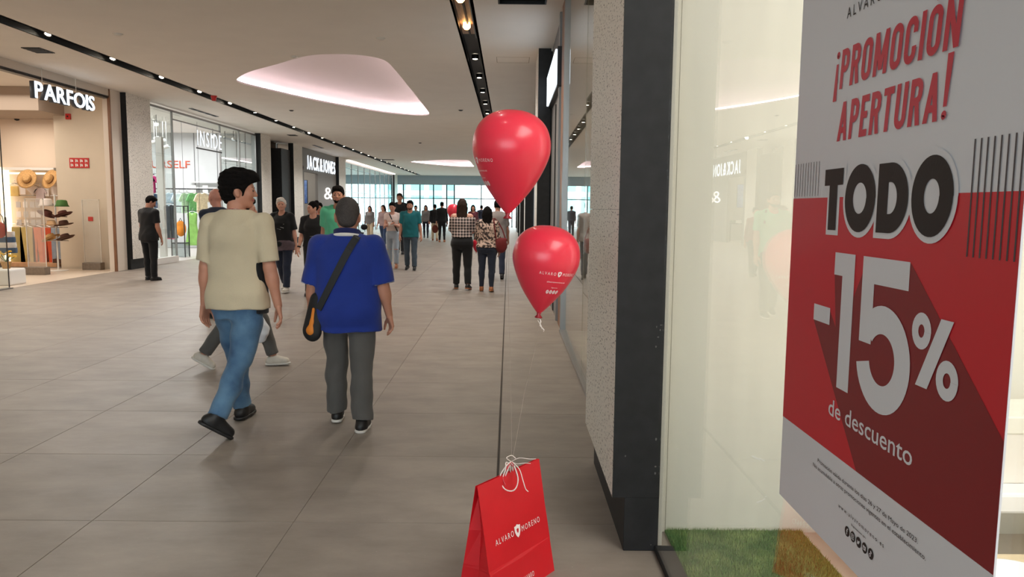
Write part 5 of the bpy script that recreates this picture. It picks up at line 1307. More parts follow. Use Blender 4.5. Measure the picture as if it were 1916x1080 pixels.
PANTS = [(-.17, -.04), (.17, -.04), (.19, -.30), (.20, -1.0), (.06, -1.0), (.0, -.36), (-.06, -1.0), (-.20, -1.0), (-.19, -.30)]
WIDE = [(-.12, -.04), (.12, -.04), (.16, -.5), (.20, -.98), (-.20, -.98), (-.16, -.5)]
for px, lb, m, ol in ((55, 'khaki yellow trousers hanging from the lower display rail', cloth('khaki', (186, 164, 104), .1), PANTS), (36, 'olive skirt hanging at the left end of the lower rail', cloth('olive', (158, 140, 88), .1), WIDE), (73, 'bright orange trousers hanging from the lower display rail', cloth('orange_cloth', (222, 112, 66), .1), [(x * .62, z) for x, z in PANTS]),
                      (91, 'rust red trousers hanging beside the orange ones', cloth('rust_cloth', (200, 84, 52), .1), [(x * .62, z) for x, z in PANTS]), (109, 'pale blue denim jeans hanging at the right of the rail', cloth('pale_denim', (140, 150, 164), .15), [(x * .7, z) for x, z in PANTS])):
    garment(lb, 'garment', 'hanging_garment', (wx(px), 18.14, .98), ol, m, th=.05)
garment('yellow cloth bag hung below the left straw hat', 'bag', 'cloth_bag', (wx(36), 18.14, 1.98), [(-.09, -.06), (.09, -.06), (.10, -.30), (-.10, -.30)], cloth('yellow_cloth', (212, 178, 110), .1), th=.05)
garment('white folded scarf hung between the two straw hats', 'scarf', 'scarf', (wx(69), 18.14, 1.96), [(-.12, -.05), (.12, -.05), (.13, -.12), (0, -.26), (-.13, -.12)], cloth('white_scarf', (232, 220, 214), .05), th=.04)
garment('mauve grey shirt hung below the right straw hat', 'garment', 'hanging_garment', (wx(83), 18.14, 1.90), [(x * .55, z * .5) for x, z in TEE], cloth('mauve', (196, 178, 178), .08), th=.04)
def shoe_pair(label, loc, m):
    t = thing('shoe', label, 'shoe', loc, .3)
    MB().prism([(-.13, 0), (.13, 0), (.12, .045), (.03, .075), (-.06, .10), (-.13, .09)], -.045, .045, axis=1).build('upper', m, t); MB().box(-.135, .135, -.048, .048, 0, .014).build('sole', M_SLOT, t)
shoe_pair('dark shoe on the floor left of the timber base', (wx(23), 17.9, .004), M_HDK); shoe_pair('dark shoe on the timber base under the hat stand', (wx(118), 18.0, .10), M_HDK)
# window group by the edge of the frame
pl_ = thing('plinth', 'white round-cornered plinth behind the glass at the left frame edge', 'plinth', (-9.35, 13.9, 0))
MB().box(-.24, .24, -.24, .24, 0, .30, .03).build('block', M_WHITE, pl_)
t = thing('flower_pot', 'small plant with yellow flowers on the white plinth', 'plant', (-9.32, 13.9, .30))
MB().lathe([(.06, 0), (.09, .12), (.095, .13), (.08, .13), (.0, .11)], seg=16).build('pot', M_STRAW, t, sm=True)
for k in range(9):
    a = k * 2.4; r = .04 + .02 * (k % 3); q = (r * math.cos(a) * 1.8, r * math.sin(a) * 1.8, .22 + .03 * (k % 4)); MB().tube([(0, 0, .12), q], .005, 5).build('stem', M_HGREEN, t)
    MB().lathe([(.0, -.01), (.035, .0), (.03, .02), (0, .028)], seg=10, cap=False).build('flower', mat('yellow_petal', (222, 176, 60), .7), t, loc=q)
t = thing('mannequin_torso', 'stand with blue striped top in the left window', 'display', (-9.40, 13.95, 0))
MB().tube([(0, .12, .3), (0, .12, 1.25)], .02).build('pole', M_CHROME, t)
for k in range(4): MB().lathe([(.15 + .01 * k, 0), (.155 + .01 * k, .05), (.15 + .01 * k, .10)], seg=20, sy=.6).build('stripe', cloth('stripe_blue', (70, 92, 120), .1) if k % 2 else cloth('stripe_white', (226, 222, 216), .05), t, loc=(0, .12, .58 + .10 * (3 - k)))
t = thing('handbag', 'round red handbag hanging in the left window', 'bag', (-9.30, 13.75, 1.02))
A = SDF(); A.ell((0, 0, 0), (.13, .06, .15), .02); link('bag_body', A.mesh('bag', .015), cloth('bag_red', (176, 56, 44), .1), t)
MB().tube([(-.09, 0, .10), (-.06, 0, .25), (0, 0, .32), (.06, 0, .25), (.09, 0, .10)], .008).build('strap', M_HDK, t)
gp = struct(MB().box(XL - .008, XL + .008, 13.24, 13.25, 0, CEIL - .17).build('window_7', M_DMETAL)); MB().box(XL - .006, XL + .006, 11.6, 13.24, .01, CEIL - .2).build('pane', G_SHOP, gp); MB().box(XL - .05, XL + .06, 11.6, 13.26, 0, .02).build('sill', M_METAL, gp)

# ------------------------------------------------------------------ goods of the glass fashion shop
def ix(px, Y): return (px - 952) / 1400 * Y * .995
def iz(px, py, Y): return 1.5 + (390 + .0094 * (px - 952) - py) / 1400 * Y
pc = thing('post', 'tall white post standing behind the glass front', 'post', (ix(305, 20.2), 20.2, 0))
MB().box(-.085, .085, -.06, .06, .12, 3.3, .01).build('shaft', M_WHITE, pc); MB().box(-.5, .35, -.12, .12, 0, .12, .01).build('foot', M_WHITE, pc)
rl = thing('clothes_rail', 'dark horizontal clothes rail across the glass shop with garments', 'rail', (ix(345, 24.5), 24.5, 0))
MB().tube([(-1.35, 0, 2.03), (1.0, 0, 2.03)], .022).build('bar', M_DMETAL, rl)
for x in (-1.3, .95): MB().tube([(x, 0, 0), (x, 0, 2.03)], .02).build('upright', M_DMETAL, rl)
G = [(262, 24.3, 'white shirt on the rail behind the white post', (224, 222, 216), TEE), (283, 24.1, 'grey tee on the rail left end', (150, 152, 154), TEE), (322, 24.4, 'pale blue print tee on the clothes rail', (176, 196, 208), TEE), (338, 24.5, 'white and blue tee on the rail', (206, 216, 222), TEE), (352, 24.4, 'pale green print tee on the clothes rail', (164, 196, 160), TEE),
     (366, 24.5, 'bright green tee on the clothes rail', (96, 160, 96), TEE), (380, 24.4, 'cream blouse at the right end of the rail', (224, 206, 170), TEE)]
for px, Y, lb, c, ol in G:
    garment(lb, 'garment', 'hanging_garment', (ix(px, Y), Y, 1.93), ol, cloth('c%d' % px, c, .1, scale=18, rgb2=tuple(min(255, v + 26) for v in c)), th=.05, rotz=.95)
garment('lime green dress hanging at the right of the glass shop', 'dress', 'dress', (ix(361, 23.2), 23.2, 1.32), DRESS, cloth('lime', (150, 206, 110), .12), th=.12)
garment('long dark grey dress hanging beside the white post', 'dress', 'dress', (ix(318, 22.8), 22.8, 1.55), DRESS, cloth('dk_dress', (74, 78, 82), .12), th=.12)
garment('pink magenta top hanging high at the left glass edge', 'garment', 'hanging_garment', (ix(283, 21.6), 21.6, 2.38), [(x * .9, z * .8) for x, z in TEE], cloth('magenta', (212, 60, 132), .1), th=.14)
garment('blue denim shorts hanging below the pink top', 'garment', 'hanging_garment', (ix(284, 21.7), 21.7, 1.86), [(-.2, -.04), (.2, -.04), (.22, -.45), (.02, -.45), (0, -.3), (-.02, -.45), (-.22, -.45)], cloth('denim_s', (76, 104, 136), .15), th=.12)
garment('rose pink skirt hanging low behind the glass', 'garment', 'hanging_garment', (ix(321, 23.6), 23.6, .98), [(x * .8, z * .55) for x, z in WIDE], cloth('rose', (196, 84, 116), .1), th=.1)
for nm, xa, xb, Y_, z_ in (('short ceiling-hung rail carrying the pink top at the left glass edge', 266, 300, 21.62, 2.39), ('ceiling-hung rail carrying the long dark grey dress', 306, 330, 22.8, 1.56), ('ceiling-hung rail carrying the lime green dress', 346, 376, 23.2, 1.33), ('ceiling-hung low rail carrying the rose pink skirt', 313, 329, 23.6, .99), ('ceiling-hung rail carrying the denim shorts', 270, 298, 21.72, 1.87)):
    r_ = thing('clothes_rail', nm, 'rail', (ix(xa, Y_), Y_, z_)); L_ = ix(xb, Y_) - ix(xa, Y_)
    MB().tube([(0, 0, 0), (L_, 0, 0)], .008, 6).build('bar', M_DMETAL, r_)
    for x_ in (.01, L_ - .01): MB().tube([(x_, 0, 0), (x_, 0, CEIL - z_)], .005, 6).build('rod', M_DMETAL, r_)
ds = thing('display_stand', 'dark framed display stand with glass box in the shop entrance', 'stand', (ix(337, 21.8), 21.8, 0))
for x in (-.19, .19):
    for y in (-.15, .15): MB().box(x - .012, x + .012, y - .012, y + .012, 0, 1.48).build('upright', M_DMETAL, ds)
for z in (.40, 1.46): MB().box(-.2, .2, -.16, .16, z, z + .025).build('shelf', M_DMETAL, ds)
MB().box(-.18, .18, -.14, .14, .02, .40).build('glass_box', glass_mat('grey_glass', (.72, .78, .78), haze=.25, hazecol=(.5, .55, .55)), ds)
t = thing('backpack', 'orange rounded bag hanging in the dark framed stand', 'bag', (ix(337, 21.7), 21.75, .83))
A = SDF(); A.ell((0, 0, 0), (.155, .08, .23), .02); A.ell((0, -.05, -.06), (.11, .06, .12), .03); link('bag_body', A.mesh('b', .016), cloth('orange_bag', (232, 146, 52), .1), t); MB().tube([(-.05, 0, .2), (0, 0, .30), (.05, 0, .2)], .01).build('handle', M_DMETAL, t)
for k, (px, py) in enumerate(((300, 262), (312, 266), (318, 277), (296, 268))):
    t = thing('track_light', 'white twin-arm spotlight inside the glass shop, ' + ('upper', 'right', 'lower', 'left')[k] + ' head', 'lamp', (ix(px, 22), 22, iz(px, py, 22)))
    MB().tube([(-.07, 0, -.02), (.07, 0, .02)], .05, 10).build('head', M_WHITE, t); MB().lathe([(0, 0), (.045, .0)], seg=12, cap=False).build('lens', E_SIGN, t, loc=(.075, -.02, .0)); MB().tube([(0, 0, .04), (0, 0, CEIL - t.location.z)], .010, 6).build('stem', M_WHITE, t)
for k in range(3):
    t = thing('ceiling_spot', 'bright round ceiling spot inside the glass shop, number %s from the left' % ('one', 'two', 'three')[k], 'lamp', ((ix(301, 21.5), ix(404, 25.2), ix(442, 25.9))[k], (21.5, 25.2, 25.9)[k], 3.72))
    MB().lathe([(.05, .0), (.06, .02), (.06, .08), (0, .08)], seg=12, cap=False).build('can', M_WHITE, t); MB().lathe([(0, 0), (.05, 0)], seg=12, cap=False).build('lens', E_SIGN, t); MB().tube([(0, 0, .08), (0, 0, .31)], .01, 6).build('stem', M_DMETAL, t)
rk = thing('hanging_rack', 'thin black rack hanging inside the right glass pane of the shop', 'rack', (ix(447, 25.9), 25.9, 0))
for x in (-.38, .0, .30): MB().tube([(x, 0, 2.2 + .1 * abs(x)), (x, 0, 4.02)], .012, 6).build('rod', M_DMETAL, rk)
MB().tube([(-.45, 0, 3.02), (.42, 0, 2.98)], .014, 6).build('crossbar', M_DMETAL, rk)
sf = thing('wall_shelf', 'white ribbed wall shelf with small price signs at the back of the glass shop', 'shelf', (ix(395, 26.6), 26.6, 0))
for z in (1.9, 2.1, 2.3): MB().box(-.7, .3, -.12, .1, z, z + .03).build('shelf', M_WHITE, sf)
for x in (-.52, -.1): MB().box(x - .09, x + .09, -.14, -.12, 1.93, 2.2, .004).build('price_sign', M_WHITE, sf)
# menswear
t = thing('wall_poster', 'tall blue picture panel inside the grey menswear entrance', 'poster', (ix(570, 36.5), 36.5, 2.2))
MB().box(-.16, .16, -.02, .02, -.55, .55, .006).build('panel', mat('poster_blue', (52, 88, 160), .5, rgb2=(120, 150, 200), scale=5), t); MB().box(-.18, .18, .02, .035, -.57, .57).build('frame', M_DMETAL, t)
t = thing('shop_table', 'low display table with folded clothes in the menswear entrance', 'table', (ix(572, 36.8), 36.8, 0))
MB().box(-.6, .5, -.3, .3, .84, .88, .004).build('top', M_DMETAL, t)
for x in (-.55, .45):
    for y in (-.25, .25): MB().box(x - .02, x + .02, y - .02, y + .02, 0, .84).build('leg', M_DMETAL, t)
for k, (x, c) in enumerate(((-.35, (60, 84, 110)), (0.0, (216, 214, 208)), (.3, (110, 120, 96)))):
    f = thing('folded_clothes', ('navy', 'white', 'olive')[k] + ' folded clothes on the menswear table', 'clothes', (x + ix(572, 36.8), 36.8, .88))
    for j in range(3): MB().box(-.13, .13, -.18, .18, .05 * j, .05 * j + .045, .012).build('fold', cloth('fold%d' % k, c, .1), f)
t = thing('wall_device', 'small dark red device on the wall beside the menswear front', 'device', (XL + .02, 32.3, 3.15)); MB().box(-.01, .05, -.12, .12, -.09, .09, .01).build('case', mat('dk_red', (90, 30, 32), .5), t); MB().box(.05, .06, -.05, .05, -.03, .03).build('button', M_SLOT, t)

# ------------------------------------------------------------------ things seen past the poster's right edge
t = thing('display_bench', 'white display bench inside the near shop past the poster edge', 'bench', (1.95, 2.95, 0))
MB().box(-.5, .7, -.22, .22, .36, .44, .012).build('top', M_WHITE, t); MB().box(-.45, -.37, -.2, .2, 0, .36).build('leg', M_OFFWHITE, t); MB().box(.55, .63, -.2, .2, 0, .36).build('leg', M_OFFWHITE, t)
t = thing('shoe_box', 'cream box standing on the white display bench', 'box', (2.1, 2.98, .44)); MB().box(-.2, .3, -.14, .14, 0, .26, .006).build('carton', M_OFFWHITE, t); MB().box(-.205, .305, -.145, .145, .20, .27, .006).build('lid', M_CREAMPANEL, t)
t = thing('display_table', 'pale timber table at the frame edge behind the poster', 'table', (1.78, 2.30, 0))
MB().box(-.36, .5, -.25, .25, .24, .29, .006).build('top', mat('pale_timber', (206, 186, 150), .5, var=.08, stretch=(1, 10, 1)), t)
for x in (-.3, .45):
    for y in (-.2, .2): MB().box(x - .025, x + .025, y - .025, y + .025, 0, .24).build('leg', mat('pale_timber', (206, 186, 150), .5), t)
t = thing('plate', 'white plate on a dark mat upon the pale timber table', 'plate', (1.68, 2.32, .294)); MB().lathe([(.05, .008), (.11, .014), (.13, .026), (.125, .026), (.1, .018), (0, .014)], seg=28, cap=False).build('dish', M_WHITE, t, sm=True); MB().lathe([(.17, .0), (.17, .007), (0, .007)], seg=28, cap=False).build('dark_mat', M_SLOT, t)

# ------------------------------------------------------------------ the people
H_DARK = mat('hair_black', (17, 14, 13), .85, var=.3, scale=60, bump=.4, bscale=140, spec=.12); H_BROWN = mat('hair_brown', (50, 35, 28), .8, spec=.15, var=.25, scale=60, bump=.4, bscale=140)
H_GREY = mat('hair_grey_crop', (62, 56, 54), .75, var=.3, scale=120, bump=.4, bscale=220); H_WHITE = mat('hair_white', (224, 216, 206), .6, var=.08, scale=50, bump=.4, bscale=120)
C_BEIGE = cloth('tee_beige', (204, 190, 162), .04); C_BLUE = cloth('polo_blue', (30, 52, 134), .08); C_NAVY = cloth('collar_navy', (30, 36, 84), .05); C_BLACK = cloth('black_cotton', (26, 26, 28), .1)
C_DENIM = cloth('denim', (52, 82, 116), .0, scale=5, rgb2=(100, 136, 166)); C_GREYTR = cloth('grey_trousers', (88, 86, 84), .06); C_DKDENIM = cloth('dark_denim', (40, 46, 62), .15)
C_MINT = cloth('mint', (96, 190, 150), .06); C_TEAL = cloth('teal_polo', (28, 104, 110), .08); C_WHITE = cloth('white_cotton', (226, 208, 200), .04); C_PALEJ = cloth('pale_jeans', (168, 180, 190), .1)
C_GREY = cloth('grey_knit', (132, 130, 130), .08); C_CREAM = cloth('cream_trousers', (206, 190, 164), .05); C_RED = cloth('red_cotton', (150, 34, 44), .08); C_PINK = cloth('pink_grey', (178, 150, 148), .08)
S_BLACK = mat('shoe_black', (22, 22, 24), .5); S_WHITE = mat('shoe_white', (204, 196, 184), .55, var=.06, scale=30); S_SOLE = mat('sole_white', (212, 208, 202), .5); S_TAN = mat('shoe_tan', (160, 100, 62), .5)
def pattern_cloth(name, c1, c2, kind, scale):
    m = bpy.data.materials.new(name); m.use_nodes = True; nt = m.node_tree; b = nt.nodes['Principled BSDF']; N = nt.nodes.new; L = nt.links.new
    tc = N('ShaderNodeTexCoord')
    if kind == 'gingham':
        outs = []
        for ax in ((1, 0), (0, 1)):
            w = N('ShaderNodeTexWave'); w.inputs['Scale'].default_value = scale * .42; w.bands_direction = 'X' if ax[0] else 'Z'; L(tc.outputs['Object'], w.inputs['Vector']); outs.append(w.outputs['Fac'])
        mm = N('ShaderNodeMath'); mm.operation = 'ADD'; L(outs[0], mm.inputs[0]); L(outs[1], mm.inputs[1]); h = N('ShaderNodeMath'); h.operation = 'MULTIPLY'; h.inputs[1].default_value = .5; L(mm.outputs[0], h.inputs[0]); f = h.outputs[0]; p0, p1 = .35, .65
    else:
        n = N('ShaderNodeTexNoise'); n.inputs['Scale'].default_value = scale; n.inputs['Detail'].default_value = 3; L(tc.outputs['Object'], n.inputs['Vector']); f = n.outputs['Fac']; p0, p1 = .47, .53
    r = N('ShaderNodeValToRGB'); r.color_ramp.elements[0].position = p0; r.color_ramp.elements[1].position = p1; r.color_ramp.elements[0].color = srgb(*c1); r.color_ramp.elements[1].color = srgb(*c2)
    L(f, r.inputs[0]); L(r.outputs[0], b.inputs['Base Color']); b.inputs['Roughness'].default_value = .85
    return m
C_GING = pattern_cloth('gingham', (44, 38, 40), (196, 178, 172), 'gingham', 14); C_FLOR = pattern_cloth('floral', (52, 40, 38), (196, 170, 156), 'noise', 26)

# 1  young man in the beige tee, walking away, head turned to his right
f = Figure('young man in beige tee and blue jeans walking away, head turned right', 1.745, (-1.80, 4.98), -.20, girth=1.02, lean=.02, twist=.10,
           legs={'L': (.26, .06, .03, .0, .1), 'R': (-.20, .42, -.10, .62, .75)}, arms={'L': (-.02, .12, .12, .1), 'R': (-.10, .18, .22, .1)},
           hyaw=-1.12, hpitch=.06, res=.0085, hres=.005, skin='tan', shoulder=1.03, legw=1.06, headscale=1.05)
f.body(curl=(.42, .42)).face(H_DARK).hair('quiff', H_DARK).top(C_BEIGE, hem=.83, sleeve=.86, loose=.98, e=.020, name='t_shirt', noise=(.010, 24), sw=1.12).bottom(C_DENIM, 'straight', .99, name='jeans', noise=(.013, 30)).shoes(S_BLACK, S_BLACK, high=.03, chunk=1.08)
beige = f
A = SDF()
for a in np.linspace(0, 2 * PI, 40)[:-1]:
    b = a + 2 * PI / 39; A.cap(f.tp(.066 * math.cos(a), -.010 + .060 * math.sin(a), 1.474 - .016 * math.sin(a)), f.tp(.066 * math.cos(b), -.010 + .060 * math.sin(b), 1.474 - .016 * math.sin(b)), .0045, .0045, .004)
link('necklace', A.mesh('n', .004), mat('lanyard', (196, 170, 160), .6, rgb2=(150, 60, 60), scale=60), f.root)
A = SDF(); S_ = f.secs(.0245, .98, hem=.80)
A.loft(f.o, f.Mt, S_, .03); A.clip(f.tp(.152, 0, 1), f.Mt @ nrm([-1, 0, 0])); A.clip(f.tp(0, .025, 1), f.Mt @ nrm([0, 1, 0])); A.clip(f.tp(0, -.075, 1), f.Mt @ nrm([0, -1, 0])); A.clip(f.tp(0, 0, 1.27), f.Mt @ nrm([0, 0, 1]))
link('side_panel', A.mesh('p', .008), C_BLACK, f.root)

# 2  stocky man in the blue polo
f = Figure('stocky man in royal blue polo shirt walking away beside the young man', 1.56, (-1.08, 5.02), .03, girth=1.30, belly=.045, lean=.03,
           legs={'L': (.24, .12, .03, .0, .05), 'R': (-.12, .04, .02, .0, .12)}, arms={'L': (.04, .20, .25, .15), 'R': (-.06, .22, .30, .15)},
           hyaw=.10, hpitch=.10, res=.0085, hres=.005, skin='tan', shoulder=1.12, legw=1.06, headscale=1.15)
f.body(curl=(.5, .5)).face(H_DARK).hair('buzz', H_GREY).top(C_BLUE, hem=.755, sleeve=.98, loose=1.02, e=.036, name='polo_shirt', noise=(.007, 22), sw=1.25).bottom(C_GREYTR, 'wide', 1.0, name='trousers', noise=(.011, 30), e=.004).shoes(S_BLACK, S_SOLE, chunk=1.05)
blue = f
def collar(f, m, r0, z, hgt, th=.010):
    A = SDF(); s = f.s
    for a in np.linspace(0, 2 * PI, 44)[:-1]:
        b = a + 2 * PI / 43
        P = lambda a, zz: f.tp(r0 * 1.06 * math.cos(a), -.008 + r0 * math.sin(a), zz - .020 * math.sin(a))
        A.cap(P(a, z), P(b, z), th, th, .004); A.cap(P(a, z + hgt), P(b, z + hgt), th, th, .004); A.cap(P(a, z + hgt / 2), P(b, z + hgt / 2), th, th, .004)
    return A.mesh('c', .0055)
link('collar', collar(f, C_NAVY, .086, 1.474, .026), C_NAVY, f.root); link('collar_stripe', collar(f, C_NAVY, .101, 1.458, .004, .0095), mat('stripe_white', (214, 214, 220), .8), f.root)
for q in 'LR':
    A = SDF(); e0 = f.J['sh' + q] + (f.J['elb' + q] - f.J['sh' + q]) * .965; e1 = f.J['sh' + q] + (f.J['elb' + q] - f.J['sh' + q]) * .995
    A.cyl(e0, e1, .064 * f.s * 1.18 * 1.25 + .002, .064 * f.s * 1.18 * 1.25 + .002, .002); A.clip(e0, e0 - e1); link('cuff', A.mesh('c', .006), mat('cuff_grey', (150, 160, 190), .8), f.root)
# the sling bag he carries
sb = thing('sling_bag', 'black sling bag with an orange panel hanging at the blue polo wearer', 'bag', (f.root.location.x, f.root.location.y, 0), .03)
pts = []; nr = []
S_ = np.array(f.secs(.044, 1.02, hem=.755)); sh_ = f.shx
for k in range(26):
    t_ = k / 25; z = 1.455 - t_ * (1.455 - .93); x = .085 - t_ * (.085 + .185)
    zz = (z - .90) * f.s; W = np.interp(zz, S_[:, 0], S_[:, 1]) / f.s; Dp = np.interp(zz, S_[:, 0], S_[:, 2]) / f.s; Cc = np.interp(zz, S_[:, 0], S_[:, 3]) / f.s
    if z > 1.40: Dp = max(Dp, .075)
    xx = min(.97, abs(x) / W); y = Cc - Dp * (1 - xx ** 2.3) ** (1 / 2.3) - .004
    p = f.tp(x, y, z); pts.append(p); nr.append(f.Mt @ nrm([x / W * .6, -1, .25 if z > 1.38 else 0]))
p0 = f.tp(.098, .0, 1.492); pts = [p0] + pts; nr = [f.Mt @ nrm([0.1, 0, 1])] + nr
MB().strip(pts, .046, .006, nr).build('strap', mat('bag_black', (24, 24, 26), .7), sb)
A = SDF(); bx = lambda x, y, z: f.tp(x, y, z)
A.cap(bx(-.215, -.085, .985), bx(-.255, -.075, .76), .056, .075, .02, flat=f.Mt @ nrm([.55, 1, 0]), fs=.55)
link('bag_body', A.mesh('b', .008), mat('bag_black', (24, 24, 26), .7), sb)
A = SDF(); A.cap(bx(-.232, -.118, .925), bx(-.246, -.117, .83), .012, .014, .02, flat=f.Mt @ nrm([.55, 1, 0]), fs=.8); A.cap(bx(-.246, -.117, .83), bx(-.262, -.112, .765), .014, .034, .02, flat=f.Mt @ nrm([.55, 1, 0]), fs=.45); link('orange_panel', A.mesh('b', .006), mat('panel_orange', (226, 132, 38), .6), sb)

# 3  man in black by the glass shop
f = Figure('man dressed in black standing before the glass shop, looking down', 1.70, (-7.15, 14.95), -.35, girth=1.16, belly=.02, legs={'L': (.08, .04, .02, 0, .1), 'R': (-.02, .02, .02, 0, .2)}, arms={'L': (.12, .14, .6, .3), 'R': (.05, .12, .35, .3)}, hyaw=-.5, hpitch=.45, res=.012, skin='tan')
f.body().face(H_DARK).hair('short', H_DARK).top(C_BLACK, hem=.82, sleeve=.75, name='t_shirt').bottom(C_BLACK, 'straight', name='trousers').shoes(S_BLACK)
# 4  man hidden behind the young man, legs and carrier bag in view
f = Figure('person in grey trousers and white trainers crossing behind the young man', 1.62, (-2.44, 6.88), -1.5, girth=1.0, legs={'L': (.34, .06, .01, -.05, .0), 'R': (-.38, .22, .01, .55, .0)}, arms={'L': (.05, .05, .1, 0), 'R': (.14, .06, .25, .0)}, hyaw=.3, res=.010, skin='tan')
f.body(curl=(.4, 1.0)).hair('short', H_DARK).top(C_GREY, hem=.84, sleeve=.7, name='t_shirt').bottom(C_GREYTR, 'straight', .94, name='trousers').shoes(S_WHITE, S_SOLE, chunk=1.08).face(H_DARK)
g_ = f.root.matrix_basis @ Vector(f.J['gripR'])
gw = Matrix.Translation(f.root.location) @ Matrix.Rotation(f.root.rotation_euler[2], 4, 'Z') @ Vector(f.J['gripR'])
cb = thing('carrier_bag', 'white plastic carrier bag held behind the young man in jeans', 'bag', (gw.x + .02, gw.y, gw.z))
A = SDF(); A.ell((.01, 0, -.30), (.095, .055, .12), .03); A.cap((.0, 0, -.20), (0, 0, -.02), .055, .014, .04, flat=(0, 1, 0), fs=.6); A.noise = (.008, 50, 9)
link('bag_body', A.mesh('b', .009), mat('white_plastic', (220, 222, 228), .35, spec=.6), cb); MB().tube([(-.012, 0, -.04), (-.015, 0, .01), (0, 0, .02), (.015, 0, .01), (.012, 0, -.04)], .006).build('handle', mat('white_plastic', (220, 222, 228), .35), cb)
# 5  bald man
f = Figure('bald man in dark top seen just behind the young man\'s head', 1.74, (-3.87, 10.0), .9, legs={'L': (.1, .04, .02, 0, .1), 'R': (-.1, .04, .02, 0, .1)}, res=.013, skin='pink')
f.body().face().top(C_DKDENIM, hem=.86, sleeve=.8, name='t_shirt').bottom(C_GREYTR, 'straight').shoes(S_BLACK)
# 6  woman with short white hair
f = Figure('woman with short white hair in black printed tee walking towards us', 1.655, (-3.94, 13.1), PI - .15, female=True, girth=1.15, legs={'L': (.20, .05, .02, -.05, .05), 'R': (-.24, .25, .02, .45, .05)}, arms={'L': (-.12, .16, .15, .1), 'R': (.12, .16, .25, .1)}, hyaw=.35, res=.011, hres=.006, skin='fair')
f.body().face(H_BROWN).hair('crop_white', H_WHITE).top(C_BLACK, hem=.93, sleeve=.85, loose=1.0, e=.02, name='t_shirt', sw=1.15).bottom(C_DKDENIM, 'straight', .97, name='jeans').shoes(S_WHITE, S_SOLE)
A = SDF(); A.loft(f.o, f.Mt, f.secs(.022, .9, hem=.78), .03); A.clip(f.tp(0, 0, .97), f.Mt @ nrm([0, 0, 1])); A.noise = (.006, 40, 4); link('tied_shirt', A.mesh('s', .012), cloth('plum_grey', (98, 82, 88), .12, scale=16), f.root)
A = SDF()
for a in np.linspace(.2, PI - .2, 12): A.cap(f.tp(.16 * math.cos(a), .13 * math.sin(a), .96 - .05 * math.sin(a)), f.tp(.16 * math.cos(a + .22), .13 * math.sin(a + .22), .96 - .05 * math.sin(a + .22)), .012, .012, .01)
A.ell(f.tp(.03, .155, .90), (.075, .03, .05), .01, M=f.Mt); link('waist_pouch', A.mesh('s', .012), C_BLACK, f.root)
MWP = mat('tee_print', (150, 150, 150), .7)
for k, (x, z, w, h) in enumerate(((-.05, 1.27, .10, .014), (.02, 1.235, .12, .012), (.06, 1.26, .05, .02), (-.06, 1.20, .06, .014), (.0, 1.17, .07, .01))):
    A = SDF(); A.cap(f.tp(x - w / 2, .150, z - .006), f.tp(x + w / 2, .152, z + .01), h * .5, h * .35, .003); link('print', A.mesh('p', .006), MWP, f.root)
# 7  woman with a bun
f = Figure('woman with dark bun in black tee, face turned towards the white-haired woman', 1.60, (-3.27, 12.6), PI + .1, female=True, girth=1.08, legs={'L': (-.2, .2, .02, .3, .05), 'R': (.2, .05, .02, 0, .05)}, arms={'L': (-.1, .14, .2, .1), 'R': (.1, .2, .25, .0)}, hyaw=-.95, res=.011, hres=.006, skin='fair')
f.body().face(H_DARK).hair('bun', H_DARK).top(C_BLACK, hem=.90, sleeve=.85, loose=1.0, e=.02, name='t_shirt', sw=1.12).bottom(C_BLACK, 'skinny', name='leggings').shoes(S_BLACK)
A = SDF(); w_ = f.J['wrR'] * .85 + f.J['elbR'] * .15; d_ = nrm(f.J['wrR'] - f.J['elbR']); A.cyl(w_ - d_ * .012, w_ + d_ * .012, .034 * f.s, .034 * f.s, .002); A.clip(w_ - d_ * .012, -d_); link('wristband', A.mesh('w', .006), C_BLACK, f.root)
for k, (x, z, w, h) in enumerate(((.0, 1.30, .09, .014), (.0, 1.23, .06, .010), (.01, 1.10, .08, .010))):
    A = SDF(); A.cap(f.tp(x - w / 2, .142, z), f.tp(x + w / 2, .142, z), h * .5, h * .4, .003); link('print', A.mesh('p', .006), MWP, f.root)
# 8  tall man in mint
f = Figure('tall bearded man in mint green shirt behind the blue polo wearer', 1.80, (-2.37, 10.5), PI + .05, girth=1.02, arms={'L': (.1, .1, .2, .1), 'R': (-.15, .12, .15, .1)}, res=.012, hres=.006, skin='tan')
f.body().face(H_DARK).hair('short', H_DARK).beard(H_DARK).top(C_MINT, hem=.84, sleeve=.7, name='polo_shirt').bottom(C_DKDENIM, 'straight').shoes(S_BLACK, S_SOLE)
A = SDF(); A.cap(f.tp(-.10, .02, 1.46), f.tp(-.135, .10, 1.30), .018, .018, .01); link('backpack_strap', A.mesh('s', .01), C_BLACK, f.root)
# 9  red top behind the bun
f = Figure('dark-haired person in red top half hidden behind the woman with the bun', 1.60, (-4.27, 17.0), PI, female=True, res=.015, skin='tan')
f.body().face(H_DARK).hair('short', H_DARK).top(C_RED, hem=.86, sleeve=1.8).bottom(C_DKDENIM, 'straight').shoes(S_BLACK)
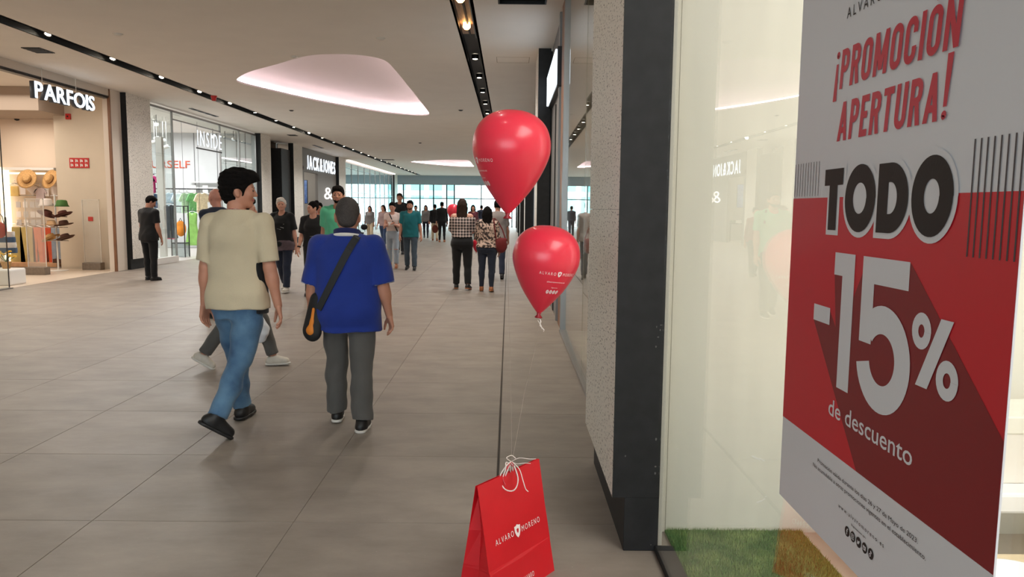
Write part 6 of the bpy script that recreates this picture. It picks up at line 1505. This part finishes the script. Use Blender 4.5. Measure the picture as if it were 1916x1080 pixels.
# far walkers
f = Figure('woman with long dark hair, grey top and cream trousers far down the mall', 1.56, (-6.05, 32.8), PI, female=True, arms={'L': (.1, .1, .15, 0), 'R': (-.05, .14, .1, 0)}, res=.018, hres=.012, skin='tan')
f.body().hair('long', H_DARK).top(C_GREY, hem=.84, sleeve=1.6).bottom(C_CREAM, 'wide').shoes(S_WHITE)
hb = thing('handbag', 'dark handbag carried by the woman in cream trousers', 'bag', (-6.30, 32.75, .58)); A = SDF(); A.ell((0, 0, .05), (.15, .07, .13), .02); link('bag_body', A.mesh('b', .02), C_BLACK, hb); MB().tube([(-.07, 0, .14), (0, 0, .30), (.07, 0, .14)], .012).build('handle', C_BLACK, hb)
f = Figure('woman with dark hair, pale pink top and jeans far behind the couple', 1.60, (-4.66, 28.0), PI - .3, female=True, legs={'L': (.25, .05, .02, 0, 0), 'R': (-.25, .25, .02, .4, 0)}, arms={'L': (.2, .1, .5, .2), 'R': (.1, .15, .3, 0)}, res=.018, hres=.012, skin='fair')
f.body().hair('long', H_BROWN).top(C_PINK, hem=.88, sleeve=1.5).bottom(cloth('mid_denim', (58, 74, 104), .1), 'straight').shoes(S_WHITE)
f = Figure('woman in white cropped top and pale ripped jeans holding a phone', 1.615, (-2.84, 18.4), PI + .05, female=True, girth=1.0, legs={'L': (.2, .05, .02, 0, .05), 'R': (-.18, .2, .02, .35, .05)}, arms={'L': (.25, .12, 1.75, .75), 'R': (.35, .14, 1.65, .65)}, hyaw=-.1, hpitch=.1, res=.014, hres=.008, skin='fair')
f.body().face(H_DARK).hair('short', H_DARK).top(C_WHITE, hem=.98, sleeve=.5, e=.012, name='crop_top').bottom(C_PALEJ, 'straight', .92, waist=1.05, name='jeans').shoes(S_TAN)
wg = f
A = SDF()
for k in range(12):
    t_ = k / 11; A.cap(f.tp(.07 - .19 * t_, .135 - .02 * abs(t_ - .5), 1.44 - .42 * t_), f.tp(.07 - .19 * (t_ + .09), .135 - .02 * abs(t_ - .41), 1.44 - .42 * (t_ + .09)), .014, .014, .01)
link('crossbody_strap', A.mesh('s', .012), C_BLACK, f.root)
for q in 'LR':
    A = SDF(); kz = f.J['knee' + q] + np.array([0, .055, .02]) * f.s; A.cap(kz + np.array([-.04, .004, 0]), kz + np.array([.04, .004, 0]), .018, .018, .01, flat=(0, 0, 1), fs=.7); link('knee_rip', A.mesh('r', .010), f.skin, f.root)
gp_ = (np.array(f.J['gripL']) + np.array(f.J['gripR'])) / 2; gw = Matrix.Translation(f.root.location) @ Matrix.Rotation(f.root.rotation_euler[2], 4, 'Z') @ Vector(gp_)
ph = thing('phone', 'white phone in the hands of the woman in ripped jeans', 'phone', gw); MB().box(-.075, .075, -.006, .006, -.04, .04, .004).build('case', M_WHITE, ph); MB().box(-.068, .068, .006, .008, -.034, .034).build('screen', M_SLOT, ph)
f = Figure('very tall person in black tee standing out above the couple', 1.96, (-3.47, 24.0), PI, res=.017, hres=.011, skin='tan')
f.body().face(H_DARK).hair('short', H_BROWN).top(C_BLACK, hem=.85, sleeve=.8).bottom(C_BLACK, 'straight').shoes(S_BLACK)
f = Figure('bearded man in teal polo and dark jeans walking towards us', 1.66, (-2.34, 17.9), PI - .05, girth=1.08, legs={'L': (.16, .05, .03, 0, .1), 'R': (-.14, .15, .03, .25, .1)}, arms={'L': (-.05, .16, .2, .1), 'R': (.05, .14, .2, .1)}, res=.014, hres=.007, skin='tan', shoulder=1.05)
f.body().face(H_DARK).hair('short', H_DARK).beard(H_BROWN).top(C_TEAL, hem=.82, sleeve=.8, e=.02, name='polo_shirt', sw=1.15).bottom(cloth('washed_jeans', (66, 78, 88), .2), 'straight', name='jeans').shoes(S_BLACK)
f = Figure('far dark-haired walker just behind the teal polo shoulder', 1.60, (-4.32, 35.0), PI, res=.02, hres=.014, skin='tan')
f.body().hair('short', H_DARK).top(C_GREY, sleeve=1.5).bottom(C_DKDENIM).shoes(S_BLACK)
f = Figure('woman in pale grey cardigan and dark jeans alone in mid corridor', 1.63, (-4.12, 37.4), PI, female=True, girth=1.12, arms={'L': (.1, .12, .4, .2), 'R': (.1, .12, .4, .2)}, res=.02, hres=.013, skin='tan')
f.body().hair('long', H_DARK).top(C_GREY, hem=.86, sleeve=1.7).bottom(C_DKDENIM, 'skinny').shoes(S_BLACK)
f = Figure('person in black sweater and black trousers walking away mid corridor', 1.76, (-2.92, 32.9), .0, legs={'L': (-.02, .02, .02, 0, 0), 'R': (.1, .05, .02, 0, 0)}, res=.018, hres=.012, skin='tan')
f.body().hair('short', H_DARK).top(C_BLACK, hem=.86, sleeve=1.8).bottom(C_BLACK, 'skinny').shoes(S_TAN)
f = Figure('person in black jacket and pale trousers beside the black-sweater walker', 1.66, (-3.34, 34.0), .1, res=.018, hres=.013, skin='tan')
f.body().hair('short', H_DARK).top(C_BLACK, hem=.84, sleeve=1.8).bottom(C_CREAM, 'straight').shoes(S_TAN)
hb = thing('handbag', 'brown tote bag hanging between the two far walkers in black', 'bag', (-3.22, 32.9, .42)); A = SDF(); A.ell((0, 0, .15), (.14, .07, .18), .02); link('bag_body', A.mesh('b', .02), cloth('tote_brown', (104, 50, 38), .1), hb); MB().tube([(-.07, 0, .28), (0, 0, .48), (.07, 0, .28)], .012).build('handle', C_BLACK, hb)
# 19, 20 two women walking away
f = Figure('woman in off-shoulder gingham blouse and black trousers walking away', 1.665, (-.855, 13.8), .02, female=True, girth=1.24, legs={'L': (.10, .05, .02, 0, .1), 'R': (-.13, .12, .03, .15, .35)}, arms={'L': (.28, .10, 1.2, .6), 'R': (.28, .12, 1.1, .6)}, res=.011, hres=.007, skin='fair', legw=1.12)
f.body().hair('long', H_BROWN).top(C_GING, hem=1.00, sleeve=.95, loose=1.0, e=.024, name='blouse', offshoulder=True, sw=1.35, noise=(.008, 30)).bottom(C_BLACK, 'straight', .97, waist=1.05).shoes(S_BLACK, S_TAN)
f = Figure('shorter woman in floral blouse and dark jeans walking away', 1.53, (-.385, 13.5), -.03, female=True, girth=1.22, legs={'L': (.10, .05, .02, 0, .1), 'R': (-.10, .10, .0, .1, .1)}, arms={'L': (.18, .12, .8, .5), 'R': (.0, .16, .2, .1)}, res=.011, hres=.007, skin='fair', legw=1.10)
f.body().hair('bob', H_DARK).top(C_FLOR, hem=.90, sleeve=1.5, loose=1.05, e=.026, name='blouse', sw=1.2, noise=(.008, 30)).bottom(C_DKDENIM, 'skinny', name='jeans').shoes(S_TAN)
hb = thing('handbag', 'dark red shoulder bag at the side of the woman in floral blouse', 'bag', (-.13, 13.42, .76)); A = SDF(); A.ell((0, 0, .08), (.11, .075, .14), .02); A.cap((-.08, 0, .16), (.08, 0, .18), .03, .03, .02); link('bag_body', A.mesh('b', .014), cloth('oxblood', (104, 32, 34), .1), hb)
MB().tube([(-.09, 0, .18), (-.115, -.03, .36), (-.13, -.02, .50), (-.15, .03, .56)], .012).build('strap', cloth('oxblood', (104, 32, 34), .1), hb); MB().tube([(.08, 0, .18), (.02, .04, .36), (-.06, .06, .50), (-.13, .06, .56)], .012).build('strap', cloth('oxblood', (104, 32, 34), .1), hb)
f = Figure('man in grey-beige tee walking ahead of the woman in floral blouse', 1.69, (-.235, 16.0), .0, girth=1.08, res=.014, skin='tan')
f.body().hair('short', H_DARK).top(cloth('greige', (150, 140, 134), .05), hem=.84, sleeve=.8).bottom(C_DKDENIM).shoes(S_BLACK)
balloon('plain red balloon held behind the woman in gingham blouse', (-1.10, 14.7, 1.24), .86, (0, .1), 0, printing=False, detail=False)
balloon('plain red balloon held low between the two women walking away', (-.60, 13.95, .68), .62, (0, .1), 0, printing=False, detail=False)
f = Figure('far walker in maroon top right of the gingham blouse', 1.63, (-1.42, 30.0), PI, female=True, res=.02, hres=.014, skin='tan')
f.body().hair('long', H_DARK).top(cloth('maroon', (92, 40, 52), .1), sleeve=1.5).bottom(C_BLACK).shoes(S_BLACK)
f = Figure('farthest small walker in dark clothes near the end doors', 1.66, (-1.45, 40.0), 0, res=.022, hres=.015, skin='tan')
f.body().hair('short', H_DARK).top(C_DKDENIM, sleeve=1.6).bottom(C_DKDENIM).shoes(S_BLACK)
